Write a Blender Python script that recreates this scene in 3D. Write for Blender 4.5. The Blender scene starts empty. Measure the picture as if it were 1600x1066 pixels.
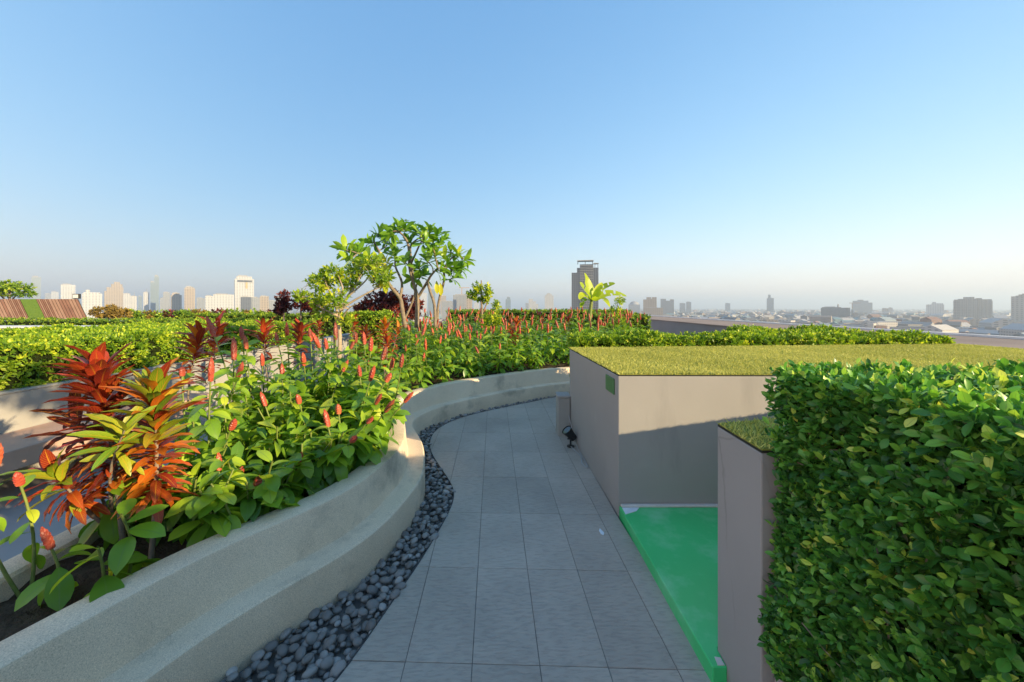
import bpy, bmesh, math, random
import numpy as np
from mathutils import Vector, Matrix

R = math.radians
rng = np.random.default_rng(7)
random.seed(7)
scene = bpy.context.scene
COL = scene.collection

# ------------------------------------------------------------------ camera, sky, sun, exposure
F, HORIZON, EYE = 590.0, 480.0, 1.6          # focal length and horizon in photo pixels, eye height in metres
cam_d = bpy.data.cameras.new('camera')
cam = bpy.data.objects.new('camera', cam_d)
COL.objects.link(cam)
scene.camera = cam
cam.location = (0, 0, EYE)
cam.rotation_euler = (R(90), 0, 0)
cam_d.sensor_width = 36
cam_d.lens = 36 * F / 1600
cam_d.shift_y = (HORIZON - 533) / 1600
cam_d.clip_start = 0.05
cam_d.clip_end = 60000

SUN_EL, SUN_AZ = 15.5, 120.0                 # azimuth clockwise from the view direction (+Y)
world = bpy.data.worlds.new('World')
scene.world = world
world.use_nodes = True
wn, wl = world.node_tree.nodes, world.node_tree.links
wn.clear()
sky = wn.new('ShaderNodeTexSky')
sky.sky_type = 'NISHITA'
sky.sun_disc = False
sky.sun_elevation = R(SUN_EL)
sky.sun_rotation = R(-SUN_AZ)
sky.altitude = 50
sky.air_density = 1.4
sky.dust_density = 0.9
sky.ozone_density = 2.0
bg = wn.new('ShaderNodeBackground')
bg.inputs['Strength'].default_value = 0.125
wo = wn.new('ShaderNodeOutputWorld')
sep = wn.new('ShaderNodeSeparateColor')      # the photograph's soft tone curve, over the whole sky alike
com = wn.new('ShaderNodeCombineColor')
wl.new(sky.outputs[0], sep.inputs[0])
for ch, g_ in enumerate((0.90, 0.62, 0.42)):
    pw = wn.new('ShaderNodeMath'); pw.operation = 'POWER'; pw.inputs[1].default_value = g_
    wl.new(sep.outputs[ch], pw.inputs[0]); wl.new(pw.outputs[0], com.inputs[ch])
tone = wn.new('ShaderNodeMix')
tone.data_type = 'RGBA'; tone.blend_type = 'MULTIPLY'; tone.inputs[0].default_value = 1.0
tone.inputs[7].default_value = (0.625, 1.04, 1.72, 1)
wl.new(com.outputs[0], tone.inputs[6])
wl.new(tone.outputs[2], bg.inputs['Color'])
wl.new(bg.outputs[0], wo.inputs['Surface'])

sun_d = bpy.data.lights.new('sun', 'SUN')
sun_d.energy = 4.2
sun_d.angle = R(0.5)
sun_d.color = (1.0, 0.77, 0.45)
sun = bpy.data.objects.new('sun', sun_d)
COL.objects.link(sun)
_to = Vector((math.cos(R(SUN_EL)) * math.sin(R(SUN_AZ)), math.cos(R(SUN_EL)) * math.cos(R(SUN_AZ)), math.sin(R(SUN_EL))))
sun.rotation_euler = _to.to_track_quat('Z', 'Y').to_euler()
sun.location = (10, -6, 20)

vs = scene.view_settings
vs.view_transform = 'Standard'
vs.look = 'None'
vs.gamma = 1
vs.use_curve_mapping = False
vs.exposure = 1.42
scene.cycles.max_bounces = 6
scene.cycles.diffuse_bounces = 3
scene.cycles.glossy_bounces = 2
scene.cycles.transmission_bounces = 3
scene.cycles.volume_bounces = 0
scene.cycles.transparent_max_bounces = 4
scene.cycles.use_denoising = True
scene.cycles.use_adaptive_sampling = True
scene.cycles.adaptive_threshold = 0.012

# ------------------------------------------------------------------ helpers
def G(px, py, z=0.0):
    """photo pixel -> world point on the level z"""
    d = F * (EYE - z) / (py - HORIZON)
    return np.array(((px - 800) / F * d, d, z))

def P(px, py, d):
    """photo pixel at distance d -> world point"""
    return np.array(((px - 800) / F * d, d, EYE - (py - HORIZON) / F * d))

def mesh_np(name, verts, faces, mat=None, uv=None, v=None, smooth=True):
    """verts (n,3), faces list of tuples or (m,k) array; uv per vertex; v = per-face float"""
    me = bpy.data.meshes.new(name)
    verts = np.asarray(verts, dtype=np.float32)
    if isinstance(faces, np.ndarray):
        m, k = faces.shape
        me.vertices.add(len(verts))
        me.vertices.foreach_set('co', verts.ravel())
        me.loops.add(m * k)
        me.loops.foreach_set('vertex_index', faces.astype(np.int32).ravel())
        me.polygons.add(m)
        me.polygons.foreach_set('loop_start', np.arange(0, m * k, k, dtype=np.int32))
        me.polygons.foreach_set('loop_total', np.full(m, k, dtype=np.int32))
        me.update(calc_edges=True)
    else:
        me.from_pydata([tuple(map(float, p)) for p in verts], [], [tuple(map(int, f)) for f in faces])
        me.update()
    if uv is not None:
        li = np.empty(len(me.loops), dtype=np.int32)
        me.loops.foreach_get('vertex_index', li)
        l = me.uv_layers.new(name='UVMap')
        l.data.foreach_set('uv', np.asarray(uv, dtype=np.float32)[li].ravel())
    if v is not None:
        a = me.attributes.new('v', 'FLOAT', 'FACE')
        a.data.foreach_set('value', np.asarray(v, dtype=np.float32))
    if smooth:
        me.polygons.foreach_set('use_smooth', np.ones(len(me.polygons), dtype=bool))
    if mat is not None:
        me.materials.append(mat)
    return me

def link(name, data, parent=None, loc=None, rot=None, scale=None, mat4=None, tint=None):
    o = bpy.data.objects.new(name, data)
    COL.objects.link(o)
    if parent is not None:
        o.parent = parent
    if mat4 is not None:
        o.matrix_basis = mat4
    else:
        if loc is not None: o.location = loc
        if rot is not None: o.rotation_euler = rot
        if scale is not None: o.scale = scale if hasattr(scale, '__len__') else (scale,) * 3
    o.color = (0, 0, 0, 1) if tint is None else (tuple(tint) if len(tint) == 4 else tuple(tint) + (1,))
    return o

def tag(o, label=None, cat=None, group=None, kind=None):
    if label: o['label'] = label
    if cat: o['category'] = cat
    if group: o['group'] = group
    if kind: o['kind'] = kind
    return o

def thing(name, label, cat, loc=(0, 0, 0), rotz=0.0, group=None):
    o = link(name, None, loc=loc, rot=(0, 0, rotz))
    o.empty_display_size = 0.1
    return tag(o, label, cat, group)

def catmull(pts, n=8):
    pts = [np.asarray(p, float) for p in pts]
    out = []
    for i in range(len(pts) - 1):
        p0 = pts[max(i - 1, 0)]; p1 = pts[i]; p2 = pts[i + 1]; p3 = pts[min(i + 2, len(pts) - 1)]
        for k in range(n):
            t = k / n
            out.append(0.5 * ((2 * p1) + (-p0 + p2) * t + (2 * p0 - 5 * p1 + 4 * p2 - p3) * t * t + (-p0 + 3 * p1 - 3 * p2 + p3) * t ** 3))
    out.append(pts[-1])
    return np.array(out)

def smooth_line(p, step=0.055, it=16):
    p = np.asarray(p, float); s = np.r_[0, np.cumsum(np.linalg.norm(np.diff(p, axis=0), axis=1))]
    t = np.linspace(0, s[-1], int(s[-1] / step)); q = np.stack([np.interp(t, s, p[:, k]) for k in range(2)], 1)
    for _ in range(it): q[1:-1] = 0.25 * q[:-2] + 0.5 * q[1:-1] + 0.25 * q[2:]
    return q

class MB:
    """collects verts and faces"""
    def __init__(s): s.v = []; s.f = []; s.n = 0
    def add(s, v, f):
        v = np.asarray(v, float).reshape(-1, 3)
        s.v.append(v); s.f += [tuple(int(i) + s.n for i in q) for q in f]; s.n += len(v)
        return s
    def box(s, x0, x1, y0, y1, z0, z1, M=None):
        v = np.array([(x, y, z) for z in (z0, z1) for y in (y0, y1) for x in (x0, x1)], float)
        if M is not None: v = v @ np.asarray(M)[:3, :3].T + np.asarray(M)[:3, 3]
        return s.add(v, [(0, 2, 3, 1), (4, 5, 7, 6), (0, 1, 5, 4), (2, 6, 7, 3), (0, 4, 6, 2), (1, 3, 7, 5)])
    def tube(s, pts, rad, seg=6, caps=True):
        pts = np.asarray(pts, float); n = len(pts)
        rad = np.broadcast_to(np.asarray(rad, float), (n,)) if np.ndim(rad) == 0 or len(np.atleast_1d(rad)) == n else np.interp(np.linspace(0, 1, n), np.linspace(0, 1, len(rad)), rad)
        T = np.gradient(pts, axis=0)
        T /= np.linalg.norm(T, axis=1, keepdims=True) + 1e-9
        ref = np.array((0.31, 0.95, 0.05)) if abs(T[0, 2]) > 0.6 else np.array((0, 0, 1.0))
        A = np.cross(T, ref); A /= np.linalg.norm(A, axis=1, keepdims=True) + 1e-9
        B = np.cross(T, A)
        a = np.linspace(0, 2 * math.pi, seg, endpoint=False)
        V = pts[:, None] + rad[:, None, None] * (np.cos(a)[None, :, None] * A[:, None] + np.sin(a)[None, :, None] * B[:, None])
        f = []
        for i in range(n - 1):
            for j in range(seg):
                f.append((i * seg + j, i * seg + (j + 1) % seg, (i + 1) * seg + (j + 1) % seg, (i + 1) * seg + j))
        if caps:
            f.append(tuple(range(seg))[::-1]); f.append(tuple((n - 1) * seg + j for j in range(seg)))
        return s.add(V.reshape(-1, 3), f)
    def prism(s, poly, z0, z1):
        n = len(poly); p = np.asarray(poly, float)[:, :2]
        v = np.vstack([np.c_[p, np.full(n, z0)], np.c_[p, np.full(n, z1)]])
        return s.add(v, [tuple(range(n))[::-1], tuple(range(n, 2 * n))] + [(i, (i + 1) % n, n + (i + 1) % n, n + i) for i in range(n)])
    def mesh(s, name, mat, smooth=False, bevel=0.0, bseg=1):
        me = mesh_np(name, np.vstack(s.v), s.f, mat, smooth=smooth)
        if bevel > 0:
            bm = bmesh.new(); bm.from_mesh(me)
            bmesh.ops.bevel(bm, geom=[e for e in bm.edges if e.calc_face_angle(0) > 0.5], offset=bevel, segments=bseg, profile=0.5, affect='EDGES', clamp_overlap=True)
            bm.to_mesh(me); bm.free()
        return me
    def build(s, name, mat, parent=None, smooth=False, bevel=0.0, bseg=1, **k):
        return link(name, s.mesh(name, mat, smooth, bevel, bseg), parent, **k)

# ------------------------------------------------------------------ materials
def nodes_of(name):
    m = bpy.data.materials.new(name); m.use_nodes = True
    n, l = m.node_tree.nodes, m.node_tree.links
    return m, n, l, n['Principled BSDF'], n['Material Output']

def ramp(n, stops, interp='LINEAR'):
    r = n.new('ShaderNodeValToRGB'); r.color_ramp.interpolation = interp
    e = r.color_ramp.elements
    while len(e) < len(stops): e.new(0.5)
    for el, (p, c) in zip(e, stops):
        el.position = p; el.color = (*c, 1)
    return r

def noise(n, l, scale, detail=4, rough=0.55, coord='Object', stretch=None):
    tc = n.new('ShaderNodeTexCoord'); t = n.new('ShaderNodeTexNoise')
    t.inputs['Scale'].default_value = scale; t.inputs['Detail'].default_value = detail; t.inputs['Roughness'].default_value = rough
    if stretch:
        mp = n.new('ShaderNodeMapping'); mp.inputs['Scale'].default_value = stretch[:3]
        if len(stretch) > 3: mp.inputs['Rotation'].default_value = (0, 0, stretch[3])
        l.new(tc.outputs[coord], mp.inputs[0]); l.new(mp.outputs[0], t.inputs['Vector'])
    else:
        l.new(tc.outputs[coord], t.inputs['Vector'])
    return t

def mixc(n, l, fac, a, b, mode='MIX'):
    x = n.new('ShaderNodeMix'); x.data_type = 'RGBA'; x.blend_type = mode
    for s, val in ((0, fac), (6, a), (7, b)):
        if hasattr(val, 'is_output') or hasattr(val, 'links'): l.new(val, x.inputs[s])
        else: x.inputs[s].default_value = val if s == 0 else (*val, 1)
    return x.outputs[2]

def math_n(n, l, op, a, b=None):
    x = n.new('ShaderNodeMath'); x.operation = op
    for i, val in enumerate((a, b)):
        if val is None: continue
        if hasattr(val, 'links'): l.new(val, x.inputs[i])
        else: x.inputs[i].default_value = val
    return x.outputs[0]

def surf(name, c1, c2, scale=3.0, rough=0.7, bump=0.15, bscale=60.0, spec=0.3, speck=None, stain=None, dist=0.004):
    """mottled surface: large tone noise, optional fine speckle and stain colours, fine bump"""
    m, n, l, b, o = nodes_of(name)
    t = noise(n, l, scale, 6)
    r = ramp(n, [(0.3, c1), (0.7, c2)]); l.new(t.outputs[0], r.inputs[0])
    col = r.outputs[0]
    if stain:
        s = noise(n, l, stain[1], 5, 0.6, stretch=stain[3] if len(stain) > 3 else None)
        sr = ramp(n, [(stain[2], (0, 0, 0)), (min(stain[2] + 0.16, 1), (1, 1, 1))]); l.new(s.outputs[0], sr.inputs[0])
        col = mixc(n, l, sr.outputs[0], col, stain[0])
    if speck:
        s = noise(n, l, speck[1], 2, 0.5)
        sr = ramp(n, [(0.36, (0, 0, 0)), (0.46, (0.5, 0.5, 0.5)), (0.56, (0.5, 0.5, 0.5)), (0.66, (1, 1, 1))]); l.new(s.outputs[0], sr.inputs[0])
        k = speck[2]
        mul = mixc(n, l, sr.outputs[0], (1 - k, 1 - k, 1 - k), (1 + k, 1 + k, 1 + k))
        col = mixc(n, l, 1.0, col, mul, 'MULTIPLY')
    l.new(col, b.inputs['Base Color'])
    b.inputs['Roughness'].default_value = rough
    b.inputs['Specular IOR Level'].default_value = spec
    if bump:
        bt = noise(n, l, bscale, 3); bp = n.new('ShaderNodeBump')
        bp.inputs['Strength'].default_value = bump; bp.inputs['Distance'].default_value = dist
        l.new(bt.outputs[0], bp.inputs['Height']); l.new(bp.outputs[0], b.inputs['Normal'])
    return m

def leaf_mat(name, stops, transl=0.35, rough=0.42, spec=0.4, vein=None, gain=1.5):
    """leaf colour picked by the face value v (masses) or the object colour's red (single leaves)"""
    m, n, l, b, o = nodes_of(name)
    at = n.new('ShaderNodeAttribute'); at.attribute_name = 'v'
    oi = n.new('ShaderNodeObjectInfo')
    sp = n.new('ShaderNodeSeparateColor'); l.new(oi.outputs['Color'], sp.inputs[0])
    fac = math_n(n, l, 'ADD', at.outputs['Fac'], sp.outputs[0])
    r = ramp(n, stops); l.new(fac, r.inputs[0])
    col = r.outputs[0]
    if vein:
        uv = n.new('ShaderNodeUVMap'); s = n.new('ShaderNodeSeparateXYZ'); l.new(uv.outputs[0], s.inputs[0])
        mid = math_n(n, l, 'LESS_THAN', math_n(n, l, 'ABSOLUTE', math_n(n, l, 'SUBTRACT', s.outputs[0], 0.5)), 0.035)
        col = mixc(n, l, math_n(n, l, 'MULTIPLY', mid, vein[1]), col, vein[0])
    l.new(col, b.inputs['Base Color'])
    b.inputs['Roughness'].default_value = rough
    b.inputs['Specular IOR Level'].default_value = spec
    tr = n.new('ShaderNodeBsdfTranslucent')
    g = mixc(n, l, 1.0, col, (gain, gain * 1.05, gain * 0.55), 'MULTIPLY'); l.new(g, tr.inputs['Color'])
    mx = n.new('ShaderNodeMixShader'); mx.inputs[0].default_value = transl
    l.new(b.outputs[0], mx.inputs[1]); l.new(tr.outputs[0], mx.inputs[2]); l.new(mx.outputs[0], o.inputs['Surface'])
    return m

def croton_mat():
    """leaf colour from the object colour, yellow-orange midrib and side veins from the leaf's UV"""
    m, n, l, b, o = nodes_of('croton_leaf')
    oi = n.new('ShaderNodeObjectInfo')
    uv = n.new('ShaderNodeUVMap'); s = n.new('ShaderNodeSeparateXYZ'); l.new(uv.outputs[0], s.inputs[0])
    ax = math_n(n, l, 'ABSOLUTE', math_n(n, l, 'SUBTRACT', s.outputs[0], 0.5))
    mid = math_n(n, l, 'LESS_THAN', ax, 0.045)
    ph = math_n(n, l, 'SUBTRACT', math_n(n, l, 'MULTIPLY', s.outputs[1], 11.0), math_n(n, l, 'MULTIPLY', ax, 6.0))
    side = math_n(n, l, 'LESS_THAN', math_n(n, l, 'FRACT', ph), 0.2)
    al = oi.outputs['Alpha']
    vf = math_n(n, l, 'MINIMUM', math_n(n, l, 'ADD', math_n(n, l, 'MULTIPLY', mid, 0.75), math_n(n, l, 'MULTIPLY', side, 0.5)), 0.8)
    vf = math_n(n, l, 'MULTIPLY', vf, al)
    nz = noise(n, l, 14, 3, coord='UV')
    base = mixc(n, l, nz.outputs[0], oi.outputs['Color'], mixc(n, l, 1.0, oi.outputs['Color'], (0.45, 0.4, 0.5), 'MULTIPLY'))
    col = mixc(n, l, vf, base, (0.62, 0.30, 0.03))
    l.new(col, b.inputs['Base Color'])
    b.inputs['Roughness'].default_value = 0.38
    b.inputs['Specular IOR Level'].default_value = 0.45
    tr = n.new('ShaderNodeBsdfTranslucent'); l.new(mixc(n, l, 1.0, col, (1.4, 1.1, 0.7), 'MULTIPLY'), tr.inputs['Color'])
    mx = n.new('ShaderNodeMixShader'); mx.inputs[0].default_value = 0.25
    l.new(b.outputs[0], mx.inputs[1]); l.new(tr.outputs[0], mx.inputs[2]); l.new(mx.outputs[0], o.inputs['Surface'])
    return m

def facade_mat(name, wall, glass, fh=3.3, bay=4.0, wx=0.55, wz=0.5, rough=0.6):
    m, n, l, b, o = nodes_of(name)
    tc = n.new('ShaderNodeTexCoord'); s = n.new('ShaderNodeSeparateXYZ'); l.new(tc.outputs['Object'], s.inputs[0])
    ge = n.new('ShaderNodeNewGeometry'); sn = n.new('ShaderNodeSeparateXYZ'); l.new(ge.outputs['Normal'], sn.inputs[0])
    u = math_n(n, l, 'ADD', s.outputs[0], s.outputs[1])
    a = math_n(n, l, 'LESS_THAN', math_n(n, l, 'FRACT', math_n(n, l, 'DIVIDE', u, bay)), wx)
    c = math_n(n, l, 'LESS_THAN', math_n(n, l, 'FRACT', math_n(n, l, 'DIVIDE', s.outputs[2], fh)), wz)
    side = math_n(n, l, 'LESS_THAN', math_n(n, l, 'ABSOLUTE', sn.outputs[2]), 0.5)
    w = math_n(n, l, 'MULTIPLY', math_n(n, l, 'MULTIPLY', a, c), side)
    nz = noise(n, l, 0.03, 4)
    wallc = mixc(n, l, nz.outputs[0], wall, tuple(x * 0.82 for x in wall))
    l.new(mixc(n, l, w, wallc, glass), b.inputs['Base Color'])
    l.new(math_n(n, l, 'SUBTRACT', rough, math_n(n, l, 'MULTIPLY', w, rough - 0.2)), b.inputs['Roughness'])
    return m

M = {}
M['concrete'] = surf('planter_concrete', (0.66, 0.53, 0.375), (0.80, 0.65, 0.47), 2.2, 0.85, 0.5, 260, 0.2, speck=(None, 260, 0.24), stain=((0.40, 0.33, 0.245), 1.9, 0.54), dist=0.003)
M['concrete_back'] = surf('plain_concrete', (0.29, 0.28, 0.26), (0.36, 0.35, 0.325), 1.5, 0.8, 0.2, 90, 0.25)
M['taupe'] = surf('taupe_paint', (0.285, 0.275, 0.262), (0.325, 0.315, 0.30), 1.1, 0.75, 0.12, 45, 0.25, stain=((0.25, 0.243, 0.232), 0.9, 0.6, (3, 3, 0.6)))
def add_cracks(m, scale, k):
    n, l = m.node_tree.nodes, m.node_tree.links; bs = n['Principled BSDF']
    src = bs.inputs['Base Color'].links[0].from_socket
    tc = n.new('ShaderNodeTexCoord'); nz = noise(n, l, 3.0, 4)
    wp = mixc(n, l, 0.12, tc.outputs['Object'], nz.outputs['Color'])
    vo = n.new('ShaderNodeTexVoronoi'); vo.feature = 'DISTANCE_TO_EDGE'; vo.inputs['Scale'].default_value = scale; l.new(wp, vo.inputs['Vector'])
    r = ramp(n, [(0.0, (1, 1, 1)), (0.006, (0, 0, 0))]); l.new(vo.outputs['Distance'], r.inputs[0])
    mk = noise(n, l, 0.8, 3); mr = ramp(n, [(0.52, (0, 0, 0)), (0.62, (1, 1, 1))]); l.new(mk.outputs[0], mr.inputs[0])
    f_ = math_n(n, l, 'MULTIPLY', math_n(n, l, 'MULTIPLY', r.outputs[0], mr.outputs[0]), k)
    pt = noise(n, l, 2.2, 2); pr = ramp(n, [(0.66, (0, 0, 0)), (0.69, (1, 1, 1))]); l.new(pt.outputs[0], pr.inputs[0])
    c1 = mixc(n, l, math_n(n, l, 'MULTIPLY', pr.outputs[0], 0.18), src, (0.38, 0.365, 0.345))
    l.new(mixc(n, l, f_, c1, (0.12, 0.11, 0.10)), bs.inputs['Base Color'])
add_cracks(M['taupe'], 1.1, 0.35)
M['taupe_dark'] = surf('parapet_paint', (0.25, 0.22, 0.20), (0.30, 0.265, 0.24), 0.7, 0.8, 0.1, 20, 0.25)
M['cap'] = surf('parapet_cap_paint', (0.27, 0.20, 0.155), (0.34, 0.255, 0.20), 0.8, 0.75, 0.1, 20, 0.25)
M['white_lip'] = surf('white_lip_paint', (0.66, 0.65, 0.62), (0.74, 0.73, 0.70), 2, 0.7, 0)
M['green'] = surf('green_floor_paint', (0.030, 0.47, 0.14), (0.055, 0.56, 0.185), 1.3, 0.34, 0.08, 30, 0.45, stain=((0.17, 0.60, 0.30), 2.6, 0.53))
M['green_plate'] = surf('green_plate_paint', (0.07, 0.17, 0.06), (0.09, 0.2, 0.08), 6, 0.5, 0.05)
M['mortar'] = surf('light_mortar', (0.50, 0.48, 0.44), (0.62, 0.6, 0.56), 14, 0.85, 0.4, 120, 0.2)
M['white_paint'] = surf('white_paint_spill', (0.6, 0.66, 0.72), (0.74, 0.78, 0.82), 12, 0.5, 0.1)
M['grout'] = surf('dark_grout', (0.13, 0.125, 0.115), (0.19, 0.18, 0.17), 6, 0.9, 0.2)
M['soil'] = surf('planting_soil', (0.045, 0.032, 0.022), (0.10, 0.075, 0.05), 9, 0.95, 0.9, 45, 0.1, dist=0.03)
M['deck'] = surf('roof_deck', (0.20, 0.21, 0.22), (0.26, 0.27, 0.28), 1.2, 0.8, 0.1)
M['side_path'] = surf('side_path_render', (0.27, 0.265, 0.26), (0.34, 0.335, 0.325), 1.4, 0.75, 0.15)
M['bench'] = surf('bench_terracotta', (0.42, 0.27, 0.20), (0.52, 0.34, 0.26), 3, 0.65, 0.15)
M['steel'] = surf('edging_steel', (0.04, 0.04, 0.042), (0.07, 0.07, 0.07), 12, 0.6, 0.1)
M['black'] = surf('black_metal', (0.012, 0.014, 0.016), (0.022, 0.024, 0.026), 10, 0.45, 0.05, spec=0.5)
M['glass'] = surf('lamp_glass', (0.05, 0.06, 0.07), (0.07, 0.08, 0.09), 4, 0.08, 0, spec=0.7)
M['cable'] = surf('grey_cable', (0.35, 0.35, 0.36), (0.42, 0.42, 0.43), 10, 0.6, 0)
M['twig'] = surf('dark_fill', (0.012, 0.020, 0.006), (0.03, 0.04, 0.012), 40, 0.95, 0.9, 80, 0.05, dist=0.03)  # near-black fill; in hedge cores it stands for shade between leaves
M['bark'] = surf('grey_bark', (0.15, 0.12, 0.09), (0.27, 0.22, 0.165), 18, 0.85, 0.6, 60, 0.15, dist=0.01)
M['pale_bark'] = surf('pale_bark', (0.30, 0.24, 0.17), (0.42, 0.34, 0.25), 20, 0.8, 0.5, 70, 0.15, dist=0.008)
M['stem'] = surf('green_stem', (0.11, 0.16, 0.035), (0.20, 0.24, 0.06), 20, 0.5, 0.05)
M['dry'] = surf('dry_stem', (0.22, 0.15, 0.08), (0.33, 0.24, 0.13), 20, 0.8, 0.2)
M['cone'] = surf('red_flower_cone', (0.30, 0.035, 0.022), (0.46, 0.095, 0.045), 28, 0.40, 0.3, 120, 0.4)
_m = M['cone']; _n, _l = _m.node_tree.nodes, _m.node_tree.links            # cones differ in age: fresh red to faded brown
_src = _n['Principled BSDF'].inputs['Base Color'].links[0].from_socket
_oi = _n.new('ShaderNodeObjectInfo'); _r = ramp(_n, [(0.0, (0.55, 0.75, 0.8)), (0.35, (0.85, 0.9, 0.9)), (0.8, (1.0, 1.0, 1.0)), (1.0, (1.15, 1.7, 1.3))]); _l.new(_oi.outputs['Random'], _r.inputs[0])
_l.new(mixc(_n, _l, 1.0, _src, _r.outputs[0], 'MULTIPLY'), _n['Principled BSDF'].inputs['Base Color'])
M['turf_base'] = surf('turf_backing', (0.20, 0.205, 0.035), (0.31, 0.305, 0.06), 25, 0.9, 0.5, 200, 0.1)
M['turf'] = leaf_mat('turf_blade', [(0, (0.27, 0.29, 0.06)), (0.5, (0.46, 0.46, 0.11)), (1, (0.64, 0.61, 0.18))], 0.25, 0.5, 0.25, gain=1.2)
M['turf_edge'] = surf('turf_edge_backing', (0.02, 0.022, 0.018), (0.035, 0.04, 0.03), 30, 0.9, 0)

def tile_mat():
    m, n, l, b, o = nodes_of('slate_tile')
    t = noise(n, l, 1.6, 5); oi = n.new('ShaderNodeObjectInfo')
    r = ramp(n, [(0.3, (0.375, 0.325, 0.27)), (0.7, (0.455, 0.395, 0.33))]); l.new(t.outputs[0], r.inputs[0])
    tone = math_n(n, l, 'ADD', 0.93, math_n(n, l, 'MULTIPLY', oi.outputs['Random'], 0.13))
    cmb = n.new('ShaderNodeCombineColor')
    for k in range(3): l.new(tone, cmb.inputs[k])
    col = mixc(n, l, 1.0, r.outputs[0], cmb.outputs[0], 'MULTIPLY')
    d = noise(n, l, 0.9, 5, 0.65)
    dr = ramp(n, [(0.48, (0, 0, 0)), (0.72, (1, 1, 1))]); l.new(d.outputs[0], dr.inputs[0])
    col = mixc(n, l, math_n(n, l, 'MULTIPLY', dr.outputs[0], 0.45), col, (0.24, 0.21, 0.18))
    l.new(col, b.inputs['Base Color'])
    b.inputs['Roughness'].default_value = 0.55
    b.inputs['Specular IOR Level'].default_value = 0.35
    g = noise(n, l, 21.0, 6, 0.62, stretch=(0.8, 3.2, 1, R(-38)))   # cleft ridges running across the tile
    gr = ramp(n, [(0.40, (0, 0, 0)), (0.50, (0.75, 0.75, 0.75)), (0.66, (1, 1, 1))]); l.new(g.outputs[0], gr.inputs[0])
    fl_ = mixc(n, l, gr.outputs[0], (0.88, 0.88, 0.89), (1.03, 1.03, 1.03))
    l.new(mixc(n, l, 1.0, col, fl_, 'MULTIPLY'), b.inputs['Base Color'])
    bp = n.new('ShaderNodeBump'); bp.inputs['Strength'].default_value = 0.45; bp.inputs['Distance'].default_value = 0.005
    l.new(gr.outputs[0], bp.inputs['Height']); l.new(bp.outputs[0], b.inputs['Normal'])
    return m
M['tile'] = tile_mat()

def pebble_mat():
    m, n, l, b, o = nodes_of('river_pebble')
    at = n.new('ShaderNodeAttribute'); at.attribute_name = 'v'
    oi = n.new('ShaderNodeObjectInfo'); sp = n.new('ShaderNodeSeparateColor'); l.new(oi.outputs['Color'], sp.inputs[0])
    fac = math_n(n, l, 'ADD', at.outputs['Fac'], sp.outputs[0])
    r = ramp(n, [(0, (0.12, 0.112, 0.105)), (0.5, (0.225, 0.212, 0.20)), (0.85, (0.34, 0.32, 0.30)), (1, (0.50, 0.47, 0.44))]); l.new(fac, r.inputs[0])
    t = noise(n, l, 70, 4)
    col = mixc(n, l, 1.0, r.outputs[0], mixc(n, l, t.outputs[0], (0.7, 0.7, 0.7), (1.3, 1.3, 1.3)), 'MULTIPLY')
    l.new(col, b.inputs['Base Color']); b.inputs['Roughness'].default_value = 0.5; b.inputs['Specular IOR Level'].default_value = 0.35
    return m
M['pebble'] = pebble_mat()

M['ficus'] = leaf_mat('hedge_leaf_dark', [(0, (0.028, 0.105, 0.020)), (0.45, (0.095, 0.29, 0.042)), (0.8, (0.24, 0.48, 0.06)), (0.95, (0.48, 0.62, 0.09)), (1, (0.58, 0.64, 0.12))], 0.25, 0.38, 0.4, vein=((0.12, 0.2, 0.04), 0.4))
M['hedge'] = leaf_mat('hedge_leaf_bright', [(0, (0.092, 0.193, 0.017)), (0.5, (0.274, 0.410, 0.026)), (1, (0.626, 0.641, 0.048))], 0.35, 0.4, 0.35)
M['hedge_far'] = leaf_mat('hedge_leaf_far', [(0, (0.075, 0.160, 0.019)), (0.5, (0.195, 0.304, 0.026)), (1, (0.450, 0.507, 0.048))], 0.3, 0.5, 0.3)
M['ginger'] = leaf_mat('ginger_leaf', [(0, (0.065, 0.181, 0.024)), (0.45, (0.189, 0.350, 0.026)), (0.8, (0.390, 0.525, 0.034)), (1, (0.676, 0.600, 0.060))], 0.35, 0.33, 0.45, vein=((0.16, 0.27, 0.06), 0.5))
M['frangipani'] = leaf_mat('frangipani_leaf', [(0, (0.075, 0.203, 0.026)), (0.55, (0.203, 0.372, 0.034)), (0.9, (0.405, 0.506, 0.042)), (1, (0.656, 0.585, 0.048))], 0.35, 0.35, 0.4, vein=((0.22, 0.32, 0.09), 0.5))
M['light_tree'] = leaf_mat('young_tree_leaf', [(0, (0.120, 0.228, 0.020)), (0.5, (0.324, 0.432, 0.024)), (1, (0.696, 0.648, 0.039))], 0.4, 0.45, 0.3)
M['banana'] = leaf_mat('banana_leaf', [(0, (0.20, 0.34, 0.022)), (1, (0.46, 0.52, 0.03))], 0.45, 0.4, 0.35, vein=((0.35, 0.42, 0.1), 0.7))
M['burgundy'] = leaf_mat('burgundy_leaf', [(0, (0.049, 0.014, 0.018)), (0.6, (0.168, 0.031, 0.028)), (1, (0.392, 0.084, 0.042))], 0.25, 0.4, 0.4)
M['dry_leaf'] = leaf_mat('dry_shrub_leaf', [(0, (0.16, 0.11, 0.03)), (0.5, (0.30, 0.20, 0.05)), (1, (0.42, 0.33, 0.09))], 0.3, 0.6, 0.2)
M['tree_far'] = leaf_mat('far_tree_leaf', [(0, (0.025, 0.055, 0.014)), (1, (0.10, 0.14, 0.03))], 0.25, 0.6, 0.2)
M['croton'] = croton_mat()
M['petal'] = surf('white_petal', (0.75, 0.73, 0.66), (0.8, 0.79, 0.74), 5, 0.6, 0)

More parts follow.
